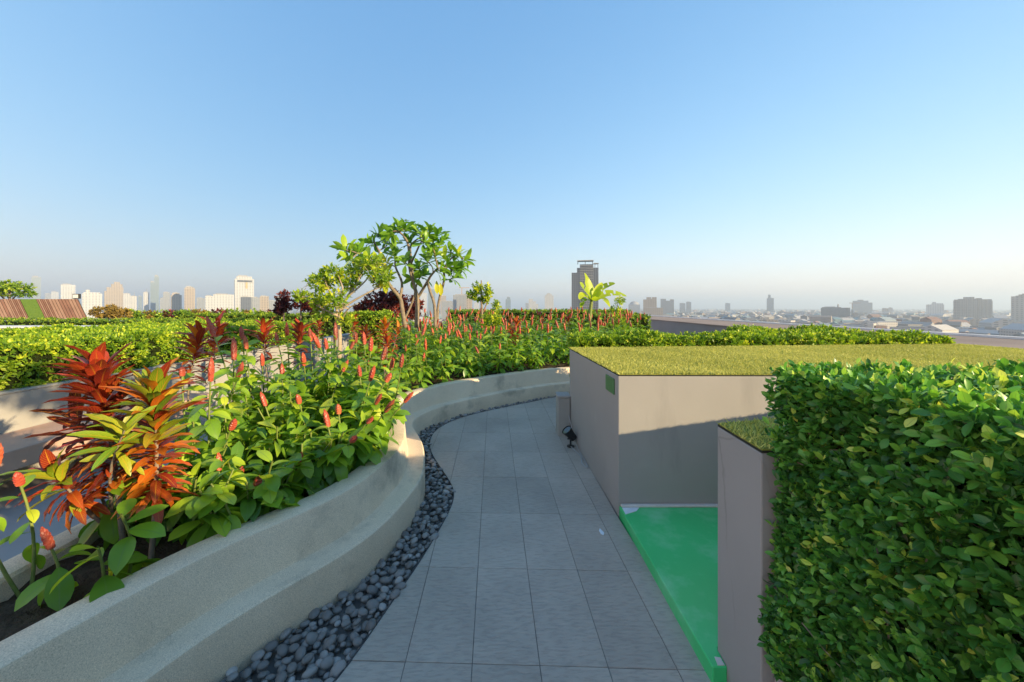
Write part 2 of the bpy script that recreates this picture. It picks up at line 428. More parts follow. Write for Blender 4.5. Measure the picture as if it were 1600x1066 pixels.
# ------------------------------------------------------------------ leaf shapes and leaf masses
def leaf_shape(L, W, n=5, fold=0.18, curl=0.25, peak=0.5, tip=1.0, wave=0.0):
    """a leaf along +Y from its stalk, upper side +Z; returns verts, quads, uv"""
    v, uv, f = [], [], []
    for i in range(n + 1):
        t = i / n
        w = W * 0.5 * (math.sin(math.pi * t ** (math.log(0.5) / math.log(peak))) ** (0.75 * tip)) if 0 < t < 1 else W * 0.03
        y = L * (t - 0.12 * curl * t * t)
        z = L * (0.10 * t - curl * 0.5 * t * t)
        wz = wave * W * math.sin(i * 2.4)
        for k, s in enumerate((-1, 0, 1)):
            v.append((s * w, y, z + abs(s) * (w * 2 * fold) + (wz * s))); uv.append((0.5 + 0.5 * s, t))
    for i in range(n):
        a = i * 3
        f += [(a, a + 1, a + 4, a + 3), (a + 1, a + 2, a + 5, a + 4)]
    return np.array(v), np.array(f), np.array(uv)

def unit(a): return a / (np.linalg.norm(a, axis=-1, keepdims=True) + 1e-9)

def frames(d, nrm):
    """orthonormal (N,3,3) with columns x, y=d, z~nrm"""
    y = unit(d); x = unit(np.cross(y, nrm)); z = np.cross(x, y)
    return np.stack([x, y, z], axis=2)

def mass(shape, pos, rot, sc, tint, name, mat, parent=None, stuff=True):
    v, f, uv = shape
    N, k = len(pos), len(v)
    V = np.einsum('nij,kj->nki', rot, v) * sc[:, None, None] + pos[:, None]
    Fc = (f[None] + (np.arange(N) * k)[:, None, None]).reshape(-1, f.shape[1])
    me = mesh_np(name, V.reshape(-1, 3), Fc, mat, np.tile(uv, (N, 1)), np.repeat(tint, len(f)))
    o = link(name, me, parent)
    if stuff: o['kind'] = 'stuff'
    return o

def mat4(p, r, s=1.0):
    m = Matrix.Identity(4)
    for i in range(3):
        for j in range(3): m[i][j] = float(r[i, j]) * float(s)
        m[i][3] = float(p[i])
    return m

def shoots(pts, axes, nl, beta=(25, 80), drop=0.05, sc=(0.75, 1.15), tint_c=None, tint_s=0.16):
    """leaves round little shoots that end at pts and point along axes"""
    N = len(pts); a = unit(axes)
    ref = np.where(np.abs(a[:, 2:3]) > 0.8, np.array([[1.0, 0, 0]]), np.array([[0, 0, 1.0]]))
    e1 = unit(np.cross(a, ref)); e2 = np.cross(a, e1)
    ph0 = rng.uniform(0, 6.28, N)
    tc = rng.uniform(0, 1, N) ** 1.4 if tint_c is None else tint_c
    out_p, out_r, out_s, out_t = [], [], [], []
    for i in range(nl):
        t = i / max(nl - 1, 1)
        b = np.radians(beta[0] + (beta[1] - beta[0]) * t + rng.normal(0, 11, N))
        ph = ph0 + i * 2.4 + rng.normal(0, 0.25, N)
        pe = np.cos(ph)[:, None] * e1 + np.sin(ph)[:, None] * e2
        d = a * np.cos(b)[:, None] + pe * np.sin(b)[:, None]
        nr = a * np.sin(b)[:, None] - pe * np.cos(b)[:, None]
        nr = nr + np.array([0, 0, 0.35]) + rng.normal(0, 0.12, (N, 3))
        out_p.append(pts - a * (drop * t)); out_r.append(frames(d, nr))
        out_s.append(rng.uniform(sc[0], sc[1], N) * (0.72 + 0.28 * math.sin(math.pi * (0.15 + 0.75 * t))))
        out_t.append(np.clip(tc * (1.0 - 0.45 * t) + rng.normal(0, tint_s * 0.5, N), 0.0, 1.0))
    return np.concatenate(out_p), np.concatenate(out_r), np.concatenate(out_s), np.concatenate(out_t)

# ------------------------------------------------------------------ ground, roof deck
CITY = -46.0
gm = surf('city_ground', (0.10, 0.115, 0.095), (0.20, 0.20, 0.185), 0.004, 0.9, 0)
tag(MB().box(-16000, 16000, -2000, 17000, CITY - 4, CITY).build('ground', gm), kind='structure')
base = thing('host_building', 'taupe host building under the roof garden', 'building', (0, 0, CITY))
MB().box(-32, 10.1, -14, 34, 0.0, -CITY - 0.36).build('building_body', M['taupe_dark'], base)
deck = MB().box(-32, 9.9, -14, 34, -0.35, -0.062).build('roof_deck', M['deck']); tag(deck, kind='structure')

# ------------------------------------------------------------------ planter with the S-shaped wall
base_px = [(405, 1012), (477, 965), (562, 908), (616, 854), (641, 816), (663, 785), (664, 738), (659, 716), (644, 693), (644, 686), (657, 674), (695, 657), (749, 642), (814, 628), (874, 618)]
BASE = [(-1.72, -0.9), (-1.66, 0.2), (-1.50, 1.0), (-1.290, 1.60)] + [tuple(G(*p)[:2]) for p in base_px] + [(1.75, 7.12), (2.7, 7.25), (4.2, 7.3)]
BASE = smooth_line(catmull(BASE, 6))
PROFILE = [(0, -0.06), (0.004, 0.190), (0.008, 0.203), (0.018, 0.211), (0.146, 0.204), (0.156, 0.207), (0.161, 0.218), (0.182, 0.436), (0.187, 0.447), (0.197, 0.452), (0.330, 0.452), (0.341, 0.448), (0.346, 0.438), (0.35, 0.18)]
def normals2(poly):
    t = np.gradient(poly, axis=0); t /= np.linalg.norm(t, axis=1, keepdims=True)
    return np.stack([-t[:, 1], t[:, 0]], 1)         # left of the direction of travel
NB = normals2(BASE)
for _ in range(2): NB[1:-1] = unit(NB[:-2] + 2 * NB[1:-1] + NB[2:])
def sweep(path, nrm, prof):
    V = []
    for (x, y), (nx, ny) in zip(path, nrm):
        for o, z in prof: V.append((x + nx * o, y + ny * o, z))
    k = len(prof); f = []
    for i in range(len(path) - 1):
        for j in range(k - 1):
            f.append((i * k + j, (i + 1) * k + j, (i + 1) * k + j + 1, i * k + j + 1))
    return np.array(V), f
planter = thing('planter', 'long S-curved concrete planter with stepped rim beside the pebbles', 'planter', (0, 0, 0))
V, f = sweep(BASE, NB, PROFILE)
fw = link('front_wall', mesh_np('front_wall', V, f, M['concrete']), planter); fw.data.set_sharp_from_angle(angle=R(32))
BACK = catmull([(-2.32, -0.9), (-2.31, 1.2), (-2.33, 2.4), (-2.42, 3.6), (-2.62, 5.0), (-2.95, 7.0), (-3.3, 9.0), (-3.6, 13.0)], 5)
V, f = sweep(BACK, -normals2(BACK), [(0, -0.06), (0, 0.43), (0.01, 0.446), (0.03, 0.452), (0.12, 0.452), (0.14, 0.446), (0.15, 0.43), (0.15, 0.18)])
f = [q[::-1] for q in f]
bw = link('back_wall', mesh_np('back_wall', V, f, M['concrete']), planter); bw.data.set_sharp_from_angle(angle=R(32))
RIM_IN = BASE + NB * 0.35
def soil_z(x, y): return 0.36 + 0.035 * np.clip(y - 4.5, 0, 8) + 0.02 * np.sin(x * 5 + y * 3)
def in_poly(p, poly):
    x, y = p[..., 0], p[..., 1]; inside = np.zeros(x.shape, bool); j = len(poly) - 1
    for i in range(len(poly)):
        xi, yi = poly[i]; xj, yj = poly[j]
        c = ((yi > y) != (yj > y)) & (x < (xj - xi) * (y - yi) / (yj - yi + 1e-12) + xi)
        inside ^= c; j = i
    return inside
BED = np.vstack([RIM_IN, [(4.2, 13.0), (-3.45, 13.0)], (BACK + normals2(BACK) * -0.15)[::-1]])
# soil: strips from the front rim to the back rim
gx = np.linspace(-3.7, 4.4, 90); gy = np.linspace(-0.9, 13.0, 150)
XX, YY = np.meshgrid(gx, gy)
BEDG = np.vstack([BASE + NB * 0.25, [(4.2, 13.0), (-3.55, 13.0)], (BACK + normals2(BACK) * -0.06)[::-1]])
ok = in_poly(np.stack([XX, YY], -1), BEDG)
Zs = soil_z(XX, YY) + rng.normal(0, 0.012, XX.shape); Zs = np.minimum(Zs, np.where(YY < 6, 0.40, 9))
idx = np.arange(XX.size).reshape(XX.shape)
fm = ok[:-1, :-1] | ok[1:, :-1] | ok[:-1, 1:] | ok[1:, 1:]
fm = ok[:-1, :-1] & ok[1:, :-1] & ok[:-1, 1:] & ok[1:, 1:]
q = np.stack([idx[:-1, :-1][fm], idx[:-1, 1:][fm], idx[1:, 1:][fm], idx[1:, :-1][fm]], 1)
link('soil', mesh_np('soil', np.stack([XX, YY, Zs], -1).reshape(-1, 3), q, M['soil']), planter)

# ------------------------------------------------------------------ path: slate tiles, each one cut to the path's outline
edge_px = [(526, 1066), (607, 949), (661, 872), (702, 800), (713, 775), (711, 764), (691, 734), (674, 708), (671, 692), (677, 676), (691, 665), (719, 653), (771, 640), (836, 627), (874, 619)]
EDGE = [(-1.45, -0.9), (-1.25, 0.2), (-1.02, 1.0)] + [tuple(G(*p)[:2]) for p in edge_px] + [(1.7, 7.02), (2.7, 7.15), (4.2, 7.2)]
EDGE = smooth_line(catmull(EDGE, 6), 0.06, 14)
BOXL = [(0.817, 2.905), (0.723, 4.74)]
RIGHT = [(4.2, 5.02), (0.735, 4.75), (0.805, 2.905), (0.885, 1.66), (0.905, 1.35), (0.93, -0.9)]
PATH = np.vstack([EDGE, RIGHT])
def clip(poly, a, b):
    """Sutherland-Hodgman against the half plane left of a->b"""
    out = []; n = len(poly); e = b - a
    s = [(e[0] * (p[1] - a[1]) - e[1] * (p[0] - a[0])) for p in poly]
    for i in range(n):
        p, q_, sp, sq = poly[i], poly[(i + 1) % n], s[i], s[(i + 1) % n]
        if sp >= 0: out.append(p)
        if (sp >= 0) != (sq >= 0): out.append(p + (q_ - p) * (sp / (sp - sq)))
    return out
path = MB().prism(PATH[::-1], -0.06, -0.0035).build('path', M['grout']); tag(path, kind='structure')
U = np.array((-0.049, 1.0)); W_ = np.array((1.0, -0.03))
o0 = G(738, 1037)[:2]
TW, TL, GAP = 0.303, 0.622, 0.003
for i in range(-6, 15):
    for j in range(-5, 11):
        c = [o0 + W_ * (i * TW + a) + U * (j * TL + b) for a, b in ((GAP / 2, GAP / 2), (TW - GAP / 2, GAP / 2), (TW - GAP / 2, TL - GAP / 2), (GAP / 2, TL - GAP / 2))]
        poly = list(PATH[::-1])
        for k in range(4):
            poly = clip(poly, c[k], c[(k + 1) % 4])
            if len(poly) < 3: break
        if len(poly) < 3: continue
        p = []
        for r_ in poly:
            if not p or np.linalg.norm(r_ - p[-1]) > 1e-4: p.append(r_)
        if len(p) > 2 and np.linalg.norm(p[0] - p[-1]) < 1e-4: p.pop()
        if len(p) < 3: continue
        ar = 0.5 * abs(sum(p[k][0] * p[(k + 1) % len(p)][1] - p[(k + 1) % len(p)][0] * p[k][1] for k in range(len(p))))
        if ar < 0.002: continue
        MB().prism(np.array(p), -0.02, rng.normal(0, 0.0005)).build('tile', M['tile'], path, bevel=0.0015 if ar > 0.1 else 0)
# steel edging between tiles and pebbles
NE = normals2(EDGE)
V, f = sweep(EDGE, NE, [(0.0005, -0.06), (0.0005, 0.004), (0.006, 0.004), (0.006, -0.06)])
tag(link('edging_strip', mesh_np('edging_strip', V, f, M['steel'])), 'thin dark steel edging between path tiles and pebbles', 'edging')

# ------------------------------------------------------------------ pebbles
strip = thing('pebble_bed', None, None); strip['kind'] = 'structure'
PEB = np.vstack([BASE, EDGE[::-1]])
n_ = min(len(BASE), len(EDGE))
MB().prism(PEB[::-1], -0.06, -0.045).build('gravel_base', M['grout'], strip)
def icosphere(sub, seed):
    bm = bmesh.new(); bmesh.ops.create_icosphere(bm, subdivisions=sub, radius=1)
    r_ = random.Random(seed); ax = [Vector((r_.gauss(0, 1), r_.gauss(0, 1), r_.gauss(0, 1))).normalized() for _ in range(4)]
    for vv in bm.verts:
        k = 1 + sum(0.09 * max(0, vv.co.dot(a)) ** 2 * (1 if i % 2 else -1) for i, a in enumerate(ax))
        vv.co = Vector((vv.co.x * k, vv.co.y * 0.78 * k, vv.co.z * 0.5 * k))
    v = np.array([vv.co[:] for vv in bm.verts]); bm.verts.index_update()
    fc = np.array([[vv.index for vv in ff.verts] for ff in bm.faces]); bm.free()
    return v, fc, np.zeros((len(v), 2))
PSH = [icosphere(2, s) for s in range(4)]
def darts(poly, dmin, tries, lo, hi):
    cell = {}; pts = []
    c = rng.uniform(lo, hi, (tries, 2)); c = c[in_poly(c, poly)]
    for p in c:
        dm = dmin * rng.uniform(0.72, 1.25)
        kx, ky = int(p[0] // dmin), int(p[1] // dmin)
        if any(np.hypot(*(p - o[0])) < 0.5 * (dm + o[1]) for a in range(-2, 3) for b in range(-2, 3) for o in cell.get((kx + a, ky + b), ())): continue
        cell.setdefault((kx, ky), []).append((p, dm)); pts.append((p[0], p[1], dm))
    return np.array(pts)
lo, hi = np.array((-1.6, 0.9)), np.array((2.2, 7.3))
shr = PEB
lay = [(darts(shr, 0.038, 26000, lo, hi), -0.030), (darts(shr, 0.037, 30000, lo, hi), -0.012), (darts(shr, 0.052, 14000, lo, hi), 0.000)]
pp = np.vstack([np.c_[a, np.full(len(a), z)] for a, z in lay])
keep = np.ones(len(pp), bool)
for poly in (BASE, EDGE):
    dd = np.min(np.hypot(pp[:, None, 0] - poly[None, :, 0], pp[:, None, 1] - poly[None, :, 1]), axis=1); keep &= dd > 0.016
pp = pp[keep]; N = len(pp)
yaw = rng.uniform(0, 6.28, N); tl = rng.normal(0, 0.28, (N, 2))
rot = np.array([np.array(Matrix.Rotation(a, 3, 'Z') @ Matrix.Rotation(b, 3, 'X') @ Matrix.Rotation(c_, 3, 'Y')) for a, (b, c_) in zip(yaw, tl)])
pos = np.c_[pp[:, 0], pp[:, 1], pp[:, 3] + rng.normal(0, 0.004, N)]
sc = pp[:, 2] * 0.60; tint = np.clip(rng.beta(2, 2.6, N), 0, 1)
size = sc / pp[:, 1] + (pp[:, 3] > -0.02) * 0.01
order = np.argsort(-np.where((pp[:, 1] > 1.58), size, -1))
pm = []
for s_, (v, fc, uv) in enumerate(PSH):
    pm.append(mesh_np('pebble', v, fc, M['pebble'], uv))
for i in order[:300]:
    link('pebble', pm[i % 4], strip, mat4=mat4(pos[i], rot[i], sc[i]), tint=(tint[i], 0, 0))
rest = order[300:]
mass(PSH[0], pos[rest], rot[rest], sc[rest], tint[rest], 'pebble_mass', M['pebble'], strip)

# ------------------------------------------------------------------ turf-topped blocks
TOPZ = 1.072
def turf_blades(poly, n, name, parent, h=(0.012, 0.024)):
    poly = np.asarray(poly, float); lo, hi = poly.min(0), poly.max(0)
    c = rng.uniform(lo, hi, (int(n * 1.6), 2)); c = c[in_poly(c, poly)][:n]; n = len(c)
    a = rng.uniform(0, 6.28, n); hh = rng.uniform(*h, n); w = rng.uniform(0.0016, 0.003, n) * (1 + 0.25 * c[:, 1])
    lean = rng.normal(0, 0.012, (n, 2)) + np.array((0.004, 0.002))
    z = np.full(n, TOPZ + 0.010)
    b0 = np.c_[c + np.c_[np.cos(a), np.sin(a)] * w[:, None], z]; b1 = np.c_[c - np.c_[np.cos(a), np.sin(a)] * w[:, None], z]
    t = np.c_[c + lean, z + hh]
    V = np.stack([b0, b1, t], 1).reshape(-1, 3)
    o = link(name, mesh_np(name, V, np.arange(3 * n).reshape(-1, 3), M['turf'], v=np.clip(rng.beta(2, 2, n) * 0.8 + 0.1 + 0.10 * np.sin(c[:, 0] * 2.1 + 1.7 * np.sin(c[:, 1] * 1.9)) + 0.07 * np.sin(c[:, 0] * 7.3 + c[:, 1] * 5.1), 0, 1)), parent)
    o['kind'] = 'stuff'
    return o
def block(name, label, poly, z0, n, edge=True):
    t = thing(name, label, 'platform', (0, 0, 0))
    MB().prism(poly, z0, TOPZ - 0.004).build('wall', M['taupe'], t, bevel=0.006, bseg=2)
    p = np.asarray(poly, float); c = p.mean(0)
    inn = c + (p - c) * (1 - 0.002)
    MB().prism(inn, TOPZ - 0.003, TOPZ + 0.006).build('turf_edge', M['turf_edge'], t)
    inn2 = c + (p - c) * (1 - 0.003)
    MB().prism(inn2, TOPZ + 0.0065, TOPZ + 0.011).build('turf_base', M['turf_base'], t)
    turf_blades(c + (p - c) * (1 + 0.002), n, 'turf_blades', t)
    return t
BIG = [(0.817, 2.905), (6.2, 2.87), (6.2, 5.20), (0.723, 4.74)]
big = block('turf_platform', 'large taupe platform with a green artificial turf top', BIG, -0.06, 150000)
SMALL = [(0.905, 1.372), (3.4, 1.372), (3.4, 2.62), (2.69, 2.26), (2.26, 2.06), (1.10, 1.725), (0.915, 1.683)]
small = block('turf_block', 'smaller taupe turf-topped block between green floor and clipped hedge', SMALL, -0.06, 16000)
# green painted floor in the gap
gf = thing('green_platform', 'low step painted bright green between the two taupe blocks', 'step', (0, 0, 0))
GP = [(0.842, 1.672), (3.4, 2.60), (6.0, 2.894), (0.826, 2.893)]
GP = [(0.850, 1.60), (0.913, 1.60), (0.918, 1.69), (1.10, 1.735), (2.26, 2.075), (2.69, 2.275), (3.3, 2.60), (3.3, 2.895), (0.822, 2.895)]
MB().prism(GP, -0.055, 0.075).build('painted_slab', M['green'], gf, bevel=0.004)
MB().box(0.832, 3.2, 2.868, 2.9, 0.0755, 0.092).build('mortar_fillet', M['mortar'], gf, bevel=0.004)
MB().prism([(0.835, 2.775), (0.93, 2.82), (0.965, 2.866), (0.836, 2.866)], 0.0752, 0.079).build('bare_patch', M['white_paint'], gf)
MB().prism([(0.875, 1.606), (0.905, 1.606), (0.905, 1.640), (0.882, 1.645)], 0.0752, 0.078).build('bare_patch', M['mortar'], gf)
# paint spill on the path
blot = [G(937, 826), G(940, 829), G(944, 833), G(943, 837), G(939, 835), G(936, 830)]
sp_ = MB().prism([b[:2] for b in blot][::-1], 0.0012, 0.0032).build('paint_spill', M['white_paint'])
tag(sp_, 'small pale blue-white paint spill on the grey path tiles', 'paint spill')
# green cover plate on the platform's left face
def on_left(py_, d): return
a0 = P(950, 600, 3.05)
def left_x(y): return 0.817 + (y - 2.905) * (0.723 - 0.817) / (4.74 - 2.905)
y0, y1 = 2.985, 3.20
zt, zb = 1.6 - (588 - 480) * 3.1 / F, 1.6 - (612 - 480) * 3.1 / F
v = []
for off in (0.001, 0.010):
    for y, z in ((y0, zb), (y1, zb), (y1, zt), (y0, zt)): v.append((left_x(y) - off, y, z))
pl = MB().add(v, [(0, 1, 2, 3), (7, 6, 5, 4), (0, 4, 5, 1), (1, 5, 6, 2), (2, 6, 7, 3), (3, 7, 4, 0)]).build('cover_plate', M['green_plate'], bevel=0.002)
tag(pl, 'small dull green cover plate on the shaded face of the large platform', 'cover plate')
# low block at the far end of the platform
sb = thing('service_block', 'small pale grey block at the far foot of the large platform', 'block', (0.645, 4.78, 0))
MB().box(-0.075, 0.075, -0.11, 0.12, -0.06, 0.475).build('body', M['concrete_back'], sb, bevel=0.006)
MB().box(-0.082, 0.082, -0.118, 0.128, 0.4755, 0.5).build('cap_slab', M['concrete_back'], sb, bevel=0.004)
# garden spotlight
sl = thing('garden_spotlight', 'black garden spotlight at the foot of the large platform', 'spotlight', (0.672, 4.33, 0.0))
MB().tube([(0, 0, 0.0005), (0, 0, 0.012)], 0.05, 14).build('base_plate', M['black'], sl)
MB().tube([(0, 0, 0.012), (0, 0, 0.10)], 0.013, 8).build('post', M['black'], sl)
MB().box(-0.045, 0.045, -0.012, 0.012, 0.10, 0.112).build('bracket', M['black'], sl)
sl.scale = (0.85,) * 3
ax = unit(np.array((-0.5, -0.15, 0.62)))
c0 = np.array((0.01, 0, 0.15))
hd = MB().tube([c0 - ax * 0.06, c0 - ax * 0.055, c0 + ax * 0.02, c0 + ax * 0.075, c0 + ax * 0.10], [0.03, 0.048, 0.055, 0.066, 0.068], 16).build('lamp_head', M['black'], sl, smooth=False)
MB().tube([c0 + ax * 0.1005, c0 + ax * 0.104], [0.060, 0.060], 16).build('lamp_glass', M['glass'], hd)
MB().tube([c0 + ax * 0.095, c0 + ax * 0.112], [0.072, 0.072], 16, caps=False).build('bezel', M['black'], hd)
# cable along the platform's foot
cab = catmull([(0.672, 4.30, 0.012), (0.70, 4.18, 0.008), (0.735, 4.02, 0.007), (0.715, 3.86, 0.007), (0.748, 3.74, 0.007), (0.752, 3.90, 0.018), (0.735, 4.3, 0.03), (0.70, 4.66, 0.26)], 8)
tag(MB().tube(cab, 0.0045, 6).build('power_cable', M['cable'], smooth=True), 'thin grey cable looping from the black spotlight along the platform foot', 'cable')
# hedge kerb in the foreground
MB_k = MB().prism([(0.955, -2.6), (3.4, -2.6), (3.4, 1.365), (0.945, 1.365)], -0.06, 0.36)
tag(MB_k.build('hedge_kerb', M['concrete_back'], bevel=0.008, bseg=2), 'pale concrete kerb under the dark clipped hedge', 'kerb')

# ------------------------------------------------------------------ parapet on the right
par = thing('parapet', 'long taupe parapet with wide tan top along the roof edge', 'parapet', (0, 0, 0))
PZ = 0.965; PI_, PO = 6.93, 9.45
MB().box(PI_, PO + 0.4, -14, 33.5, -0.06, PZ - 0.001).build('wall', M['taupe_dark'], par)
MB().box(PI_ - 0.03, PO, -14, 33.5, PZ, PZ + 0.035).build('cap_slab', M['cap'], par)
MB().box(PO, PO + 0.16, -14, 33.5, PZ + 0.001, PZ + 0.075).build('edge_lip', M['white_lip'], par)

# ------------------------------------------------------------------ left side: path, bench, wall
sp = MB().box(-4.62, -2.33, -6, 16, -0.06, 0.0).build('side_path', M['side_path']); tag(sp, kind='structure')
lw = thing('low_wall', 'low pale wall behind the terracotta bench, left', 'wall', (0, 0, 0))
MB().box(-4.86, -4.62, -6, 14, -0.06, 0.80).build('wall', M['concrete_back'], lw)
MB().box(-4.88, -4.615, -6, 14, 0.8005, 0.828).build('coping', M['concrete_back'], lw, bevel=0.008)
bn = thing('bench', 'terracotta-coloured slab bench fixed to the low pale wall', 'bench', (-4.3, 2.5, 0))
MB().box(-0.315, 0.30, -6, 2.55, 0.285, 0.452).build('seat_slab', M['bench'], bn, bevel=0.006)
for yy in (-4.2, -2.0, 0.2, 2.2): MB().box(-0.315, -0.10, yy - 0.08, yy + 0.08, -0.002, 0.2845).build('bracket', M['concrete_back'], bn)

# ------------------------------------------------------------------ hedges
L_HEDGE = leaf_shape(0.045, 0.024, 2, 0.2, 0.3, 0.55)
L_FICUS = leaf_shape(0.037, 0.0178, 6, 0.16, 0.32, 0.56, 0.9)
L_FICUS_LO = leaf_shape(0.037, 0.0178, 4, 0.16, 0.32, 0.56, 0.9)
def box_shoots(x0, x1, y0, y1, z0, z1, dens, faces, jit=0.04, bump=0.03):
    """shoot ends over the named faces of a clipped hedge, with a gently uneven surface"""
    pts, ax = [], []
    def nz(a, b): return bump * (np.sin(a * 5.1 + 1.3) * np.sin(b * 4.3 + 0.4) + 0.6 * np.sin(a * 11.7 + b * 9.1))
    for fc in faces:
        if fc == 'top': A = (x1 - x0) * (y1 - y0)
        elif fc in ('left', 'right'): A = (y1 - y0) * (z1 - z0)
        else: A = (x1 - x0) * (z1 - z0)
        n = int(A * dens); a, b = rng.uniform(0, 1, n), rng.uniform(0, 1, n)
        dpt = -np.abs(rng.normal(0, jit, n)) + rng.uniform(0, jit * 0.5, n)
        if fc == 'top':
            X, Y = x0 + a * (x1 - x0), y0 + b * (y1 - y0); p = np.c_[X, Y, z1 + dpt + nz(X, Y)]; d = np.array((0, 0, 1.0))
        elif fc == 'left':
            Y, Z = y0 + a * (y1 - y0), z0 + b * (z1 - z0); p = np.c_[x0 - dpt - nz(Y, Z), Y, Z]; d = np.array((-1.0, 0, 0.35))
        elif fc == 'right':
            Y, Z = y0 + a * (y1 - y0), z0 + b * (z1 - z0); p = np.c_[x1 + dpt + nz(Y, Z), Y, Z]; d = np.array((1.0, 0, 0.35))
        elif fc == 'front':
            X, Z = x0 + a * (x1 - x0), z0 + b * (z1 - z0); p = np.c_[X, y0 - dpt - nz(X, Z), Z]; d = np.array((0, -1.0, 0.35))
        else:
            X, Z = x0 + a * (x1 - x0), z0 + b * (z1 - z0); p = np.c_[X, y1 + dpt + nz(X, Z), Z]; d = np.array((0, 1.0, 0.35))
        pts.append(p); ax.append(d + rng.normal(0, 0.42, (n, 3)))
    return np.concatenate(pts), np.concatenate(ax)
def core_box(x0, x1, y0, y1, z0, z1, m): return MB().box(x0 + m, x1 - m, y0 + m, y1 - m, z0, z1 - m)  # solid dark box; shade between the leaves is put into its colour
def hedge(name, label, box, dens, faces, mat, leaf=L_HEDGE, nl=6, sc=(0.8, 1.25), jit=0.04, group=None, bump=0.03, cat='hedge', core=0.07, beta=(25, 80)):
    x0, x1, y0, y1, z0, z1 = box
    t = thing(name, label, cat, (0.5 * (x0 + x1), 0.5 * (y0 + y1), z0), 0, group)
    off = np.array(t.location[:])
    p, a = box_shoots(*box, dens, faces, jit, bump)
    ps, rs, ss, ts = shoots(p - off, a, nl, beta=beta, sc=sc)
    mass(leaf, ps, rs, ss, ts, 'leaf_mass', M[mat], t)
    core_box(x0 - off[0], x1 - off[0], y0 - off[1], y1 - off[1], 0, z1 - off[2], core).build('shade_core', M['twig'], t)
    return t
# foreground hedge: the 300 leaves that show largest are leaves of their own
HB = (0.93, 3.4, -2.6, 1.36, 0.36, 1.385)
fh = thing('clipped_hedge', 'dense dark green clipped hedge filling the right foreground', 'hedge', (2.1, -0.6, 0.36))
off = np.array(fh.location[:])
p1, a1 = box_shoots(0.93, 3.4, 0.30, 1.36, 0.33, 1.385, 3900, ['left'], 0.055, 0.022)
p2, a2 = box_shoots(0.93, 3.4, 0.0, 1.36, 0.36, 1.385, 1900, ['top'], 0.035, 0.012)
p3, a3 = box_shoots(0.93, 3.4, -2.6, 0.28, 0.36, 1.60, 330, ['left', 'top'], 0.04, 0.02)  # unseen stretch, made taller to keep the sun off the near planter
p4, a4 = box_shoots(0.93, 1.5, 0.9, 1.36, 0.40, 1.385, 800, ['back'], 0.04, 0.02)
a1 = a1 + np.array((0, 0, 0.15))
pts = np.vstack([p1, p2, p3, p4]); axs = np.vstack([a1, a2, a3, a4])
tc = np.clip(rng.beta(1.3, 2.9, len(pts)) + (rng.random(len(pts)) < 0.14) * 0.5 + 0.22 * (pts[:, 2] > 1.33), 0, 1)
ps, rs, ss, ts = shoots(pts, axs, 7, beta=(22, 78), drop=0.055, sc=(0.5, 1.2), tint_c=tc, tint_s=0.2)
rel = ps / np.maximum(ps[:, 1:2], 0.05)
vis = (ps[:, 1] > 0.55) & (rel[:, 0] < 1.32) & (rel[:, 2] * 1 - EYE / np.maximum(ps[:, 1], 0.05) > -0.98) & ((ps[:, 0] < 0.985) | (ps[:, 2] > 1.34))
face = np.abs(np.einsum('ni,ni->n', rs[:, :, 2], unit(np.array((0, 0, EYE)) - ps)))
val = np.where(vis, ss * (0.3 + face) / ps[:, 1] * (1 + 0.8 * (ps[:, 0] < 0.94)), -1)
od = np.argsort(-val); big_l, rest_l = od[:300], od[300:]
fl = mesh_np('leaf', *L_FICUS[:2], M['ficus'], L_FICUS[2])
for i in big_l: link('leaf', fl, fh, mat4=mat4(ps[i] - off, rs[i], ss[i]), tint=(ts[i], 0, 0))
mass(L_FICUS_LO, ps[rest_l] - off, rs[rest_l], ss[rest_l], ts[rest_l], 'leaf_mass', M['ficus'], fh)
core_box(0.93 - off[0], 3.4 - off[0], -2.6 - off[1], 1.36 - off[1], 0.002, 1.385 - off[2], 0.075).build('shade_core', M['twig'], fh)
core_box(0.93 - off[0], 3.4 - off[0], -2.6 - off[1], 0.24 - off[1], 0.004, 1.60 - off[2], 0.06).build('shade_core', M['twig'], fh)  # core of the unseen stretch raised to block the sun
# twigs that show between the leaves
tw = MB()
sel = rng.choice(np.where((pts[:, 1] > 0.75) & (pts[:, 2] < 1.3))[0], 420, replace=False)
for i in sel:
    a = pts[i] - off; d = unit(axs[i]); e = a - d * 0.14 + rng.normal(0, 0.02, 3)
    tw.tube([e, (a + e) / 2 + rng.normal(0, 0.008, 3), a - d * 0.03], [0.0022, 0.0016, 0.001], 3, caps=False)
o = tw.build('twigs', M['bark'], fh); o['kind'] = 'stuff'

hedge('broad_hedge', 'broad sunlit yellow-green hedge behind the low pale wall, left', (-7.6, -4.66, 1.6, 9.2, 0.80, 1.25), 620, ['right', 'top', 'back'], 'hedge', nl=6, sc=(0.85, 1.35), bump=0.035)
hedge('strip_hedge', 'low bright hedge strip running behind the turf platform', (0.9, 6.1, 5.22, 5.75, 0.3, 1.19), 900, ['front', 'top', 'left', 'right'], 'hedge', nl=6, sc=(0.85, 1.3), bump=0.04)
hedge('clipped_bush', 'sunlit bush rising behind the right half of the hedge strip', (3.65, 5.4, 5.8, 6.5, 0.3, 1.22), 700, ['front', 'top', 'left', 'right'], 'hedge', nl=6, sc=(0.9, 1.4), bump=0.05)
hedge('box_topiary', 'bright green clipped cube bush under the branching tree', (-3.05, -2.45, 7.1, 7.7, 0.55, 1.50), 620, ['front', 'top', 'left', 'right'], 'hedge', nl=6, sc=(0.8, 1.2), bump=0.02)
hedge('long_hedge', 'long dark flat-topped hedge behind the red flower bed', (-2.3, 4.2, 13.2, 14.2, 0.3, 1.47), 150, ['front', 'top'], 'hedge_far', nl=6, sc=(1.3, 2.0), bump=0.02)
